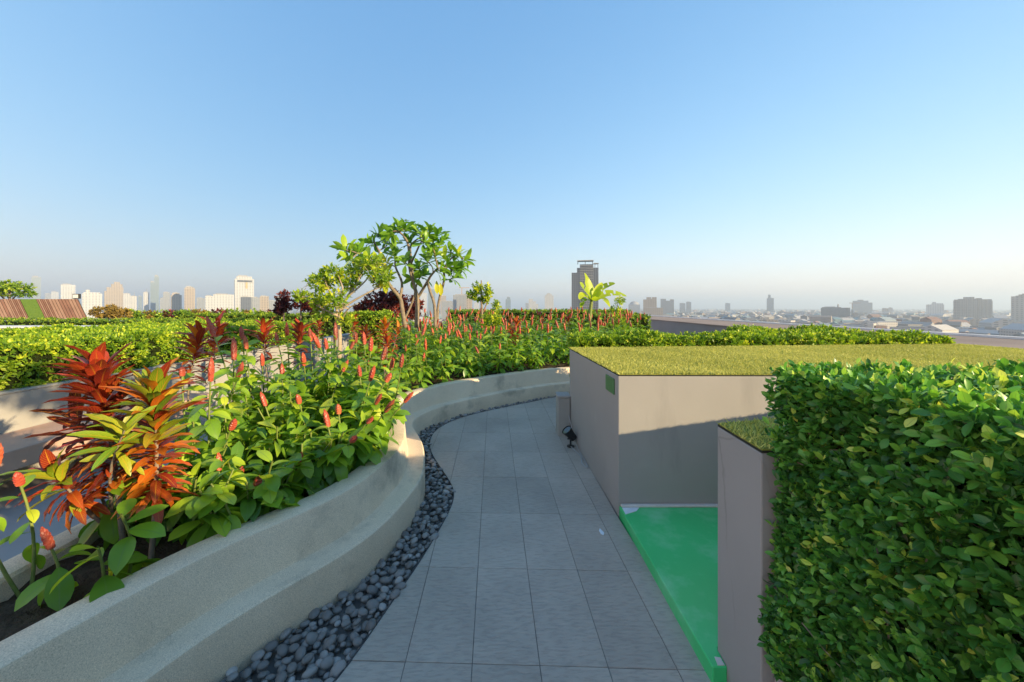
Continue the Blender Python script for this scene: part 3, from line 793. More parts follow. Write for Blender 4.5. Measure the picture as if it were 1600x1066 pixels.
hedge('end_hedge', 'short dark hedge end right of the banana plant', (2.6, 4.05, 11.0, 13.0, 0.3, 1.36), 190, ['front', 'top', 'right'], 'hedge_far', nl=6, sc=(1.2, 1.8), bump=0.03)
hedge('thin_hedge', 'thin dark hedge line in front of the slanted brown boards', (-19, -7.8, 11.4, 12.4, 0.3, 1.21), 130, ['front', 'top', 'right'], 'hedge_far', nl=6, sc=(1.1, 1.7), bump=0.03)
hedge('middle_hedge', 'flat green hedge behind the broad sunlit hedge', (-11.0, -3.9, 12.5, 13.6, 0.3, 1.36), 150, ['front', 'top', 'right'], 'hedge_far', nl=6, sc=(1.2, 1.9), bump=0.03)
wl_ = thing('ledge_wall', 'pale low ledge wall behind the broad sunlit hedge, far left', 'wall', (0, 0, 0))
MB().box(-20, -10.4, 9.9, 10.5, -0.06, 1.05).build('wall', M['concrete_back'], wl_)
MB().box(-20, -10.35, 9.85, 10.55, 1.0505, 1.09).build('coping', M['white_lip'], wl_)

# ------------------------------------------------------------------ gingers with red cones
LG = [leaf_shape(0.165, 0.082, 6, 0.10, 0.7, 0.56, 0.75), leaf_shape(0.150, 0.076, 6, 0.20, 1.0, 0.54, 0.75), leaf_shape(0.175, 0.078, 6, 0.06, 0.45, 0.55, 0.8)]
LG_ME = [mesh_np('leaf', *a[:2], M['ginger'], a[2]) for a in LG]
LG_LO = leaf_shape(0.17, 0.072, 3, 0.12, 0.5, 0.56, 0.8)
def cone_mesh(L, rad):
    n, s = 11, 9; V, fcs = [], []
    for i in range(n):
        t = i / (n - 1); r0 = rad * (0.72 + 0.28 * math.sin(math.pi * min(1, t * 0.9 + 0.12))) * (1 - t ** 6 * 0.8)
        for j in range(s):
            k = 1.0 + (0.16 if (i + j) % 2 else -0.08)
            a = 2 * math.pi * (j + 0.5 * (i % 2)) / s
            V.append((r0 * k * math.cos(a), r0 * k * math.sin(a), L * t + (0.05 * L if (i + j) % 2 else 0)))
    V.append((0, 0, L * 1.03))
    for i in range(n - 1):
        for j in range(s): fcs.append((i * s + j, i * s + (j + 1) % s, (i + 1) * s + (j + 1) % s, (i + 1) * s + j))
    for j in range(s): fcs.append(((n - 1) * s + j, (n - 1) * s + (j + 1) % s, n * s))
    return mesh_np('flower_cone', np.array(V), fcs, M['cone'], smooth=False)
CONES = [cone_mesh(0.10, 0.0145), cone_mesh(0.14, 0.0148), cone_mesh(0.062, 0.0160)]
def ginger_geo(H, nleaf, lean, start=0.25, spread=1.0):
    """stem points and leaf transforms of one stalk of height H standing at the origin"""
    t = np.linspace(0, 1, 7)
    bow = rng.normal(0, 0.05, 2)
    pts = np.c_[lean[0] * t ** 1.6 + bow[0] * np.sin(t * 3.1) * H, lean[1] * t ** 1.6 + bow[1] * np.sin(t * 3.1) * H, H * t]
    lt = start + (1 - start) * (np.arange(nleaf) + 0.5) / nleaf
    pos = np.stack([np.interp(lt, t, pts[:, k]) for k in range(3)], 1)
    ph = rng.uniform(0, 6.28) + np.arange(nleaf) * 1.05 + rng.normal(0, 0.35, nleaf)
    el = np.radians(np.interp(lt, [0, 0.6, 0.9, 1], [-50, -24, 8, 48]) + rng.normal(0, 16, nleaf))
    d = np.c_[np.cos(ph) * np.cos(el), np.sin(ph) * np.cos(el), np.sin(el)]
    nr = np.array((0, 0, 1.0)) + rng.normal(0, 0.22, (nleaf, 3))
    sc_ = np.interp(lt, [0, 0.55, 0.9, 1], [0.8, 1.1, 0.85, 0.6]) * rng.uniform(0.85, 1.2, nleaf) * spread
    tn = np.clip(np.interp(lt, [0, 1], [0.18, 0.62]) + rng.normal(0, 0.17, nleaf) + (rng.random(nleaf) < 0.03) * 0.3, 0, 0.86)
    return pts, pos, frames(d, nr), sc_, tn
def ginger(base, H, nleaf, label, group, near, cone=0, lean=(0, 0), csc=1.0, start=0.25, spread=1.0):
    root = thing('ginger_plant', label, 'ginger plant', base, 0, group)
    pts, pos, rot, sc_, tn = ginger_geo(H, nleaf, lean, start, spread)
    MB().tube(pts, [0.0075, 0.006, 0.005], 5 if near else 3, caps=False).build('stem', M['stem'], root, smooth=True)
    if near:
        for i in range(nleaf): link('leaf', LG_ME[rng.integers(3)], root, mat4=mat4(pos[i], rot[i], sc_[i]), tint=(tn[i], 0, 0))
    else:
        mass(LG_LO, pos, rot, sc_ * 1.05, tn, 'leaf_mass', M['ginger'], root)
    if cone is not None:
        up = unit(pts[-1] - pts[-2]); x = unit(np.cross(np.array((0, 1.0, 0)), up)); y = np.cross(up, x)
        link('flower_cone', CONES[cone], root, mat4=mat4(pts[-1] - up * 0.01, np.stack([x, y, up], 1), csc))
    return root
def depth_for(y): return float(np.interp(y, [515, 535, 555, 580, 620, 660, 720, 755], [3.75, 3.5, 3.3, 3.0, 2.78, 2.55, 2.28, 2.18]))
near_tips = [(334, 515, 2.95, 1), (329, 584, 2.45, 1), (365, 551, 2.85, 1), (372, 578, 2.75, 0), (285, 576, 2.6, 2), (379, 519, 3.3, 0), (385, 534, 3.2, 0), (414, 623, 0, 0), (362, 659, 2.45, 2), (342, 723, 2.2, 0), (371, 737, 2.25, 2), (401, 753, 0, 2), (441, 578, 0, 0), (467, 619, 0, 2), (466, 713, 0, 0), (512, 655, 0, 0), (537, 569, 0, 0), (562, 578, 0, 0), (579, 583, 0, 0), (604, 585, 0, 2), (611, 566, 0, 0), (626, 562, 3.2, 0), (633, 617, 2.95, 0), (588, 620, 0, 0), (603, 632, 2.8, 0), (576, 649, 0, 2), (529, 635, 0, 2), (550, 679, 0, 2), (498, 532, 0, 1), (485, 522, 0, 0), (449, 517, 0, 1), (434, 525, 0, 0), (510, 535, 0, 0), (549, 534, 0, 1), (556, 524, 0, 0), (569, 527, 0, 0), (579, 537, 0, 0), (598, 551, 0, 0), (524, 520, 0, 1), (410, 560, 0, 0), (475, 560, 0, 0)]
g_near = 'ginger stalks crowded in the near planter'
special = {(334, 515): 'tallest ginger stalk, long red cone standing over its neighbours left of the bare trunk', (329, 584): 'ginger stalk with the longest red cone, right of the croton', (342, 723): 'low ginger stalk with a fat red cone hanging near the planter rim', (633, 617): 'ginger stalk leaning over the tip of the curved planter', (512, 655): 'ginger stalk with a lone red cone at mid height above the rim'}
def bed_clamp(x, y, m=0.05):
    """pull a point into the planter bed"""
    p = np.array((x, y))
    rim = RIM_IN + NB * m
    i = np.argmin(np.abs(rim[:, 1] - y) + 3 * (np.abs(RIM_IN[:, 1] - y) > 0.3)); 
    xr = np.interp(y, [1.2, 1.6, 2.0, 2.4, 2.8, 3.2, 3.6, 4.2], [-1.83, -1.68, -1.47, -1.29, -1.13, -1.10, -1.20, -1.52])
    xl = np.interp(y, BACK[:, 1], BACK[:, 0]) + 0.2
    return float(np.clip(x, xl, xr - m)), y
words_n = ['first', 'second', 'third', 'fourth', 'fifth', 'sixth', 'seventh', 'eighth', 'ninth', 'tenth', 'eleventh', 'twelfth', 'thirteenth', 'fourteenth', 'fifteenth', 'sixteenth', 'seventeenth', 'eighteenth', 'nineteenth', 'twentieth']
kinds_n = {}
def kind_near(x, y, cn): return ('tall' if y < 545 else ('middling' if y < 610 else 'low'), ['slim', 'long', 'stubby'][cn])
for (x, y, d, cn) in sorted(near_tips):
    if (x, y) not in special: kinds_n.setdefault(kind_near(x, y, cn), []).append((x, y))
for kk, xs in kinds_n.items():
    for i_, xy in enumerate(xs): special[xy] = f'{kk[0]} ginger with a {kk[1]} red cone in the near planter, ' + (f'{words_n[i_]} such from the left' if len(xs) > 1 else 'the only such one')
for (x, y, d, cn) in near_tips:
    d = d or depth_for(y) * rng.uniform(0.96, 1.04)
    tip = P(x, y + 10, d)
    bx, by = bed_clamp(tip[0] + rng.normal(0, 0.05), d + rng.normal(0, 0.04))
    zb_ = 0.36
    H = tip[2] - zb_
    ginger((bx, by, zb_), H, int(np.clip(H * 30, 12, 26)), special.get((x, y), 'leafy ginger stalk with a red flower cone in the near planter'), g_near, True, cn, (tip[0] - bx, tip[1] - by), rng.uniform(1.0, 1.28), 0.15)
# leafy stalks without flowers between them, and the low leaves along the rim
g_leafy = 'flowerless ginger stalks in the near planter'
k = 0
while k < 92:
    y = rng.uniform(1.95, 4.1); x = rng.uniform(-2.3, -1.0)
    bx, by = bed_clamp(x, y, 0.03)
    if abs(bx - x) > 0.25: continue
    H = rng.uniform(0.30, 0.50) + 0.18 * (by - 2.0) / 2 + (0.22 if (bx < -1.75 and by > 2.5) else 0)
    if x > bx - 0.12: H *= 0.8
    zn_ = 'close to the big croton' if by < 2.4 else (('along the front rim' if bx > -1.45 else 'behind the rim plants') if by < 3.2 else ('at the rounded tip' if bx > -1.6 else 'beside the bare pale trunk'))
    ginger((bx, by, 0.36), H, rng.integers(13, 18), f'leafy flowerless ginger in the near planter, {zn_}', f'{g_leafy}, {zn_}', True, None, tuple(rng.normal(0, 0.06, 2) + np.array((0.05, -0.03))), 1, 0.1)
    k += 1
# the low gingers round the foot of the big croton
for (x, y, d, cn, H, lab, sp2) in [(88, 850, 1.60, 0, 0.20, 'short ginger with a wrinkled red cone under the croton, near the left edge', 0.85), (40, 752, 1.66, 2, 0.45, 'ginger with a round red cone just left of the croton', 0.6), (4, 725, 1.62, 0, 0.48, 'ginger with a red cone cut by the left edge of the view', 0.5)]:
    tip = P(x, y, d)
    bx, by = bed_clamp(tip[0], d)
    ginger((bx, by, 0.36), tip[2] - 0.36, 7, lab, None, True, cn, (tip[0] - bx, -0.02), 1.0, 0.25, sp2)
for (x, y, d, H, lab) in [(185, 800, 1.62, 0.26, 'bright broad-leaved ginger under the croton stems'), (150, 850, 1.56, 0.20, 'low broad-leaved ginger spilling over the planter rim'), (310, 800, 1.95, 0.32, 'broad-leaved ginger right of the croton stems'), (440, 775, 2.12, 0.26, 'low ginger hanging over the rim below the red cones')]:
    tip = P(x, y, d)
    bx, by = bed_clamp(tip[0], d + 0.04)
    ginger((bx, by, 0.36), max(0.18, tip[2] - 0.36), 10, lab, None, True, None, (tip[0] - bx + 0.03, -0.06), 1, 0.0, 1.05)

# back bed: rows of smaller-looking stalks rising towards the far hedge
c = rng.uniform((-3.3, 4.6), (4.0, 11.5), (9000, 2)); c = c[in_poly(c, BED)]
pick = []
for p in c:
    lim = 0.185 + 0.018 * (p[1] - 5)
    if all((p[0] - q_[0]) ** 2 + (p[1] - q_[1]) ** 2 > lim * lim for q_ in pick): pick.append(p)
    if len(pick) >= 520: break
pick = [p for p in pick if not (p[0] > 2.9 + 0.0 * p[1] and p[1] < 7.2) and p[0] < 0.345 * p[1]]
left_edge = lambda y: np.interp(y, [4.6, 6, 8, 11.5], [-1.75, -1.55, -2.3, -3.2])
pick = [p for p in pick if p[0] > left_edge(p[1])]
pick.sort(key=lambda p: p[1])
for i, p in enumerate(pick[:300]):
    H = rng.uniform(0.52, 0.74) + 0.035 * np.clip(p[1] - 6.0, 0, 5)
    d_rim = np.min(np.hypot(RIM_IN[:, 0] - p[0], RIM_IN[:, 1] - p[1]))
    if d_rim < 0.3: H *= 0.72
    fl_ = rng.random() < (0.94 if d_rim > 0.3 else 0.35)
    px_ = 800 + p[0] / p[1] * F
    side_ = 'left of the yellow bush' if px_ < 735 else ('below the yellow bush' if px_ < 790 else ('left of the banana plant' if px_ < 900 else 'right of the banana plant'))
    row_ = 'front rows' if p[1] < 7.0 else ('middle rows' if p[1] < 9.2 else 'rear rows')
    zone = f'{row_} of the back bed, {side_}'
    if fl_: lab, grp = f'red-coned ginger in the {zone}', f'red gingers, {zone}'
    else: lab, grp = f'flowerless ginger in the {zone}', f'flowerless gingers, {zone}'
    ginger((p[0], p[1], float(soil_z(p[0], p[1])) - 0.01), H, 17 if p[1] < 8 else 13, lab, grp, False, (0 if rng.random() < 0.6 else 1) if fl_ else None, tuple(rng.normal(0, 0.04, 2)), rng.uniform(1.0, 1.4), 0.08)

# leafy undergrowth between the stalks
c = rng.uniform((-3.4, 1.75), (4.1, 12.6), (24000, 2)); c = c[in_poly(c, BED)]
c = c[(c[:, 0] < 0.345 * c[:, 1] + 0.1)]
c = c[(c[:, 1] > 2.1)]
c = c[(c[:, 1] < 4.2) | (rng.random(len(c)) < 0.75)]
hmax = np.interp(c[:, 1], [1.7, 2.4, 3.0, 4.0, 6, 9, 12.5], [0.10, 0.34, 0.46, 0.48, 0.40, 0.44, 0.48])
hmax = hmax + 0.22 * ((c[:, 0] < -1.6) & (c[:, 1] > 2.7) & (c[:, 1] < 5.2))
zz_ = soil_z(c[:, 0], c[:, 1]) + rng.uniform(0.02, 1, len(c)) * hmax
az_ = rng.uniform(0, 6.28, len(c)); el_ = rng.normal(0.0, 0.5, len(c))
dd_ = np.c_[np.cos(az_) * np.cos(el_), np.sin(az_) * np.cos(el_), np.sin(el_)]
o = mass(LG_LO, np.c_[c, zz_], frames(dd_, np.array((0, 0, 1.0)) + rng.normal(0, 0.3, (len(c), 3))), rng.uniform(0.55, 1.05, len(c)), np.clip(rng.beta(2, 3.2, len(c)), 0, 1), 'undergrowth', M['ginger'])
tag(o, 'leafy green undergrowth filling the planter between the ginger stalks', 'undergrowth', kind='stuff')

# ------------------------------------------------------------------ crotons
LC = [leaf_shape(0.24, 0.050, 8, 0.22, 0.6, 0.5, 0.8, 0.06), leaf_shape(0.22, 0.053, 8, 0.16, 0.95, 0.5, 0.8, 0.09), leaf_shape(0.19, 0.058, 8, 0.10, 0.4, 0.52, 0.8, 0.03)]
LC_ME = [mesh_np('leaf', *a[:2], M['croton'], a[2]) for a in LC]
RED = [(0.365, 0.029, 0.022), (0.513, 0.052, 0.024), (0.243, 0.018, 0.019), (0.594, 0.085, 0.024)]
ORANGE = [(0.702, 0.169, 0.017), (0.8, 0.26, 0.019), (0.594, 0.111, 0.019), (0.432, 0.065, 0.019)]
GREENY = [(0.25, 0.42, 0.02), (0.42, 0.52, 0.03), (0.13, 0.30, 0.022), (0.55, 0.45, 0.03)]
MAROON = [(0.095, 0.013, 0.017), (0.149, 0.016, 0.017), (0.216, 0.021, 0.017)]
def croton_head(root, foot, top, n, pal, size=1.0, frac=0.55, droop=0.0, lo_pal=None, stemr=0.013, bark='bark'):
    """a stem from foot to top with whorls of long leaves on its upper part"""
    foot, top = np.asarray(foot, float), np.asarray(top, float)
    t = np.linspace(0, 1, 6); b = rng.normal(0, 0.02, 3) * size
    pts = foot + (top - foot) * t[:, None] + np.sin(t * 3.14)[:, None] * b
    MB().tube(pts, [stemr, stemr * 0.75, stemr * 0.4], 7, caps=False).build('stem', M[bark], root, smooth=True)
    ax = unit(top - foot)
    ref = np.array((1.0, 0, 0)) if abs(ax[2]) > 0.7 else np.array((0, 0, 1.0))
    e1 = unit(np.cross(ax, ref)); e2 = np.cross(ax, e1); ph = rng.uniform(0, 6.28)
    for i in range(n):
        k = (i + 0.5) / n                                  # 0 top, 1 bottom
        s = 1 - frac * k
        p = np.array([np.interp(s, t, pts[:, j]) for j in range(3)])
        ph += 2.4 + rng.normal(0, 0.2)
        bt = R(22 + 66 * k ** 0.7 + droop * k + rng.normal(0, 9))
        pe = math.cos(ph) * e1 + math.sin(ph) * e2
        d = ax * math.cos(bt) + pe * math.sin(bt)
        nr = ax * math.sin(bt) - pe * math.cos(bt) + rng.normal(0, 0.15, 3)
        r_ = frames(d[None], nr[None])[0]
        pl_ = pal if (lo_pal is None or k < 0.5 + rng.normal(0, 0.15)) else lo_pal
        c = np.array(pl_[rng.integers(len(pl_))]) * rng.uniform(0.8, 1.2)
        link('leaf', LC_ME[rng.integers(3)], root, mat4=mat4(p, r_, size * rng.uniform(0.8, 1.12) * (0.72 + 0.28 * math.sin(3.14 * min(1, k + 0.3)))), tint=(c[0], c[1], c[2], rng.uniform(0.35, 0.9)))
def rel_to(t, q): return np.asarray(q) - np.array(t.location[:])
bigc = thing('croton', 'tall red and orange croton with several heads, left foreground', 'croton', tuple(P(236, 872, 1.86)))
q0 = P(236, 872, 1.86)
J = P(192, 845, 1.90)
croton_head(bigc, (0, 0, -0.02), rel_to(bigc, J), 0, RED, stemr=0.016)
croton_head(bigc, rel_to(bigc, J), rel_to(bigc, P(152, 580, 1.94)), 165, RED, 1.0, 0.72, 6, RED + ORANGE + MAROON, 0.013)
croton_head(bigc, (0, 0, -0.02), rel_to(bigc, P(242, 618, 1.86)), 140, GREENY + ORANGE[:2] + RED[:1], 1.02, 0.62, 10, ORANGE, 0.013)
croton_head(bigc, rel_to(bigc, P(176, 800, 1.92)), rel_to(bigc, P(195, 672, 1.74)), 16, GREENY[:3], 0.85, 0.35, 15, None, 0.008)
croton_head(bigc, rel_to(bigc, J), rel_to(bigc, P(88, 742, 1.80)), 50, GREENY[:2] + RED[:2], 0.92, 0.4, 38, ORANGE + RED, 0.010)
croton_head(bigc, rel_to(bigc, P(180, 820, 1.91)), rel_to(bigc, P(120, 650, 2.05)), 26, MAROON, 0.95, 0.4, 20, None, 0.008)
def croton(px, py, d, H, n, pal, lo_pal, label, size=0.8, heads=1):
    b = P(px, py, d)
    t = thing('croton', label, 'croton', (b[0], b[1], b[2] - H))
    croton_head(t, (0, 0, 0), (rng.normal(0, 0.02), rng.normal(0, 0.02), H), int(n * 1.5), pal, size, min(0.85, 0.3 / H + 0.1), 8, lo_pal, 0.009)
    for k in range(1, heads):
        a = rng.uniform(0, 6.28); croton_head(t, (0, 0, 0), (0.18 * math.cos(a), 0.18 * math.sin(a), H * rng.uniform(0.75, 0.95)), int(n * 0.8), pal, size * 0.9, 0.5, 8, lo_pal, 0.008)
for a in [
    (302, 530, 3.05, 0.85, 40, RED + ORANGE[:2], ORANGE, 'red croton on a bare stem at the back of the near planter', 0.92, 1),
    (344, 514, 3.9, 0.8, 30, RED, ORANGE, 'red croton half hidden behind the tallest ginger', 1.05, 1),
    (421, 512, 4.2, 0.75, 34, RED, MAROON, 'dark red croton between ginger cones left of the bare trunk', 1.0, 1),
    (470, 516, 4.4, 0.7, 28, MAROON + RED, MAROON, 'purple-red croton just left of the bare trunk', 1.0, 1),
    (497, 505, 5.8, 0.7, 26, RED + ORANGE[:1], ORANGE, 'small orange-red croton behind the bare trunk', 0.7, 1),
    (552, 500, 5.9, 0.75, 30, RED + ORANGE, ORANGE, 'orange croton in front of the clipped cube bush', 0.75, 1),
    (572, 518, 5.0, 0.7, 30, MAROON + RED, MAROON, 'dark maroon croton right of the bare trunk', 0.8, 1),
    (602, 508, 5.4, 0.75, 34, ORANGE + GREENY[3:], RED, 'yellow-tipped croton beside the multi-stemmed tree', 0.85, 2),
    (598, 530, 4.9, 0.6, 26, RED, ORANGE, 'low red croton under the yellow-tipped one', 0.75, 1),
    (795, 500, 8.6, 0.7, 26, MAROON, MAROON, 'dark maroon croton in the middle of the back bed', 0.85, 2),
    (808, 505, 8.2, 0.75, 34, ORANGE + RED, RED, 'bright orange-red croton in the middle of the back bed', 0.95, 2),
    (845, 497, 10.2, 0.7, 24, MAROON + RED, RED, 'red croton at the rear of the back bed', 0.85, 1),
    (890, 498, 9.6, 0.7, 24, RED + ORANGE[:1], RED, 'red croton left of the banana plant', 0.8, 1)]:
    croton(*a)

# ------------------------------------------------------------------ frangipani tree, one thing with several stems
LF = [leaf_shape(0.27, 0.092, 5, 0.12, 0.35, 0.6, 0.75), leaf_shape(0.24, 0.086, 5, 0.2, 0.7, 0.6, 0.75)]
LF_ME = [mesh_np('leaf', *a[:2], M['frangipani'], a[2]) for a in LF]
DF = 7.6
fr0 = P(652, 500, DF)
fr = thing('frangipani_tree', 'multi-stemmed tree with paddle leaves on forked grey branches, tallest plant', 'tree', (fr0[0], fr0[1], 0.42))
def fp(x, y, dd=0.0): return rel_to(fr, P(x, y, DF + dd))
limbs = [
    ([(633, 512, 0), (628, 480, 0.0), (625, 466, 0.0), (612, 450, -0.15), (600, 432, -0.3), (587, 419, -0.4), (577, 409, -0.45)], 0.045, 0.022),
    ([(625, 466, 0.0), (628, 442, 0.2), (618, 417, 0.35), (618, 401, 0.45)], 0.03, 0.016),
    ([(651, 512, 0.1), (652, 485, 0.1), (652, 466, 0.1), (646, 442, 0.05), (640, 417, 0.0), (638, 383, -0.1), (628, 366, -0.2), (617, 361, -0.25)], 0.05, 0.015),
    ([(646, 442, 0.05), (643, 409, 0.2), (642, 384, 0.3), (655, 372, 0.4)], 0.026, 0.014),
    ([(652, 466, 0.1), (656, 460, 0.1), (668, 440, -0.1), (674, 430, -0.2), (684, 419, -0.35)], 0.036, 0.018),
    ([(680, 512, -0.2), (679, 478, -0.2), (673, 458, -0.15), (668, 442, -0.1)], 0.032, 0.026),
    ([(683, 512, 0.3), (684, 485, 0.3), (687, 465, 0.3), (694, 438, 0.25), (694, 420, 0.2), (705, 404, 0.1), (716, 398, 0.0)], 0.032, 0.016),
    ([(600, 432, -0.3), (594, 401, -0.1), (592, 392, 0.0), (585, 378, 0.1), (586, 368, 0.15)], 0.022, 0.012),
    ([(592, 392, 0.0), (604, 384, 0.2), (604, 376, 0.3), (595, 367, 0.35)], 0.016, 0.011),
    ([(640, 417, 0.0), (650, 395, -0.25), (656, 382, -0.4), (664, 368, -0.5)], 0.022, 0.012),
    ([(577, 409, -0.45), (562, 398, -0.5), (548, 392, -0.55)], 0.02, 0.012),
    ([(684, 419, -0.35), (680, 400, -0.4), (676, 384, -0.4)], 0.018, 0.012),
    ([(632, 500, 0.4), (645, 470, 0.45), (652, 442, 0.5), (662, 424, 0.55)], 0.024, 0.014)]
nodes_ = []
for pts, r0, r1 in limbs:
    c = catmull([fp(*p) for p in pts], 4)
    MB().tube(c, np.linspace(r0, r1, len(c)), 8, caps=True).build('limb', M['bark'], fr, smooth=True)
    nodes_ += list(c[len(c) // 2:])
nodes_ = np.array(nodes_)
tips = [(540, 385, -0.5), (547, 398, -0.6), (560, 388, -0.4), (575, 402, -0.5), (580, 374, 0.1), (592, 361, 0.2), (600, 367, 0.3), (613, 376, 0.2), (612, 358, -0.2), (622, 350, -0.2), (634, 352, -0.1), (650, 355, 0.3), (660, 360, 0.2), (671, 356, -0.3), (683, 362, -0.3), (690, 370, -0.4), (676, 379, -0.4), (664, 372, -0.5), (618, 394, 0.4), (604, 404, 0.1), (655, 412, 0.3), (667, 401, -0.2), (681, 393, -0.4), (695, 398, -0.1), (704, 388, 0.1), (716, 392, 0.0), (727, 400, 0.1), (722, 412, 0.2), (710, 416, 0.0), (700, 410, -0.2), (690, 418, -0.3), (602, 424, -0.1), (586, 409, -0.5), (645, 430, 0.2), (662, 424, 0.5), (640, 372, 0.3), (709, 428, 0.2), (632, 404, -0.3)]
for (x, y, dd) in tips:
    c0 = fp(x, y + 6, dd)
    j = np.argmin(np.linalg.norm(nodes_ - c0, axis=1) + 0.8 * np.maximum(0, nodes_[:, 2] - c0[2]))
    dist = np.linalg.norm(nodes_[j] - c0)
    if dist > 0.05:
        mid = (nodes_[j] + c0) / 2 + np.array((rng.normal(0, 0.03), rng.normal(0, 0.03), -0.04 * dist))
        MB().tube(catmull([nodes_[j], mid, c0], 3), [0.014, 0.011], 6).build('twig', M['bark'], fr, smooth=True)
    a = unit(unit(c0 - nodes_[j]) + np.array((0, 0, 0.8)) + rng.normal(0, 0.15, 3))
    n = rng.integers(11, 16)
    tc = np.clip(rng.normal(0.45, 0.18, 1), 0, 0.85)
    if x < 612 and 395 < y < 440: tc = tc + 0.3
    pz, rz, sz, tz = shoots(c0[None], a[None], n, beta=(25, 95), drop=0.08, sc=(0.85, 1.3), tint_c=tc, tint_s=0.2)
    for i in range(n): link('leaf', LF_ME[rng.integers(2)], fr, mat4=mat4(pz[i], rz[i], sz[i]), tint=(float(np.clip(tz[i] + 0.1, 0, 1)), 0, 0))
for (x, y, dd) in [(682, 447, 0.2), (688, 450, 0.25), (602, 445, -0.2)]:        # hanging yellow leaves
    link('leaf', LF_ME[1], fr, mat4=mat4(fp(x, y - 8, dd), frames(np.array([[0.1, -0.2, -1.0]]), np.array([[0.2, -1.0, 0.1]]))[0], 1.2), tint=(0.97, 0, 0))
bl = P(634, 346, DF)
fb = MB()
for k in range(5):
    a = k * 1.2566
    c_ = np.array((math.cos(a), math.sin(a), 0.35)); s_ = np.array((-math.sin(a), math.cos(a), 0))
    fb.add([rel_to(fr, bl), rel_to(fr, bl) + c_ * 0.05 + s_ * 0.028, rel_to(fr, bl) + c_ * 0.075, rel_to(fr, bl) + c_ * 0.05 - s_ * 0.028], [(0, 1, 2, 3)])
fb.build('blossom', M['petal'], fr)

# ------------------------------------------------------------------ other trees and shrubs
def bushy(name, label, cat, base, blobs, n, leafL, mat, limbs_=(), sc=(0.8, 1.3), nl=6, bark='pale_bark', group=None, twigs=0, tr=0.006):
    """trunk and limbs (tubes) + a crown of leaf shoots spread through ellipsoid blobs ((cx,cy,cz),(rx,ry,rz))"""
    t = thing(name, label, cat, base, 0, group); b = np.array(base)
    if len(limbs_):
        tm = MB()
        for pts, r0, r1 in limbs_:
            c = catmull([np.asarray(p) - b for p in pts], 4); tm.tube(c, np.linspace(r0, r1, len(c)), 7)
        tm.build('trunk', M[bark], t, smooth=True)
    P_, A_ = [], []
    vol = np.array([b2[0] * b2[1] * b2[2] for _, b2 in blobs]) ** 0.7
    for (cc, rr), w in zip(blobs, vol / vol.sum()):
        m = max(4, int(n * w)); u = unit(rng.normal(0, 1, (m, 3))); rad = rng.uniform(0.35, 1.0, m) ** 0.6
        P_.append(np.asarray(cc) - b + u * rad[:, None] * np.asarray(rr)); A_.append(u + np.array((0, 0, 0.6)) + rng.normal(0, 0.35, (m, 3)))
    P_, A_ = np.concatenate(P_), np.concatenate(A_)
    if twigs and len(limbs_):
        ends = np.concatenate([catmull([np.asarray(p) - b for p in pts], 4)[4:] for pts, _, _ in limbs_])
        tm = MB()
        for i in rng.choice(len(P_), min(twigs, len(P_)), replace=False):
            j = np.argmin(np.linalg.norm(ends - P_[i], axis=1) + np.maximum(0, ends[:, 2] - P_[i][2]))
            tm.tube([ends[j], (ends[j] + P_[i]) / 2 + rng.normal(0, 0.025, 3), P_[i]], [tr, tr * 0.7, tr * 0.4], 4, caps=False)
        o = tm.build('twigs', M[bark], t, smooth=True); o['kind'] = 'stuff'
    pz, rz, sz, tz = shoots(P_, A_, nl, sc=sc, drop=0.05)
    mass(leaf_shape(leafL, leafL * 0.48, 2, 0.2, 0.35, 0.55), pz, rz, sz, tz, 'crown', M[mat], t)
    return t
DB = 5.0
def q5(x, y, dd=0.0): return P(x, y, DB + dd)
bushy('young_tree', 'thin young tree with bare pale trunk and sparse yellow-green leaves', 'tree', tuple(np.r_[q5(530, 560)[:2], 0.38]),
      [(q5(500, 440), (0.16, 0.2, 0.14)), (q5(520, 428), (0.16, 0.2, 0.12)), (q5(545, 440, 0.2), (0.15, 0.2, 0.14)), (q5(560, 420, 0.3), (0.14, 0.2, 0.14)), (q5(580, 412, 0.2), (0.16, 0.2, 0.13)), (q5(595, 432), (0.16, 0.2, 0.13)), (q5(470, 462, -0.1), (0.10, 0.12, 0.07)), (q5(500, 470), (0.16, 0.2, 0.12)), (q5(525, 468, -0.2), (0.14, 0.2, 0.12)), (q5(505, 488), (0.12, 0.15, 0.10)), (q5(600, 445, 0.1), (0.08, 0.1, 0.06)), (q5(540, 500, -0.1), (0.10, 0.1, 0.08))],
      620, 0.066, 'light_tree',
      [([q5(530, 560), q5(531, 530), q5(530, 500), q5(534, 478)], 0.030, 0.018), ([q5(524, 556, 0.05), q5(523, 520, 0.05), q5(527, 490), q5(520, 468), q5(512, 450)], 0.022, 0.009), ([q5(534, 485), q5(542, 465, 0.1), q5(556, 446, 0.2), q5(566, 425, 0.25)], 0.022, 0.008), ([q5(536, 480), q5(556, 468), q5(580, 455), q5(600, 447, 0.1)], 0.018, 0.006), ([q5(528, 494), q5(505, 483, -0.1), q5(482, 470, -0.1), q5(468, 460, -0.1)], 0.014, 0.006), ([q5(542, 465, 0.1), q5(570, 440, 0.1), q5(585, 420, 0.2)], 0.014, 0.006), ([q5(530, 480), q5(536, 455, -0.1), q5(530, 435)], 0.014, 0.006), ([q5(533, 500), q5(545, 482, -0.1), q5(560, 474, -0.15)], 0.012, 0.005)], sc=(0.75, 1.3), nl=5, twigs=110, tr=0.005)
def q9(x, y, dd=0.0): return P(x, y, 9.0 + dd)
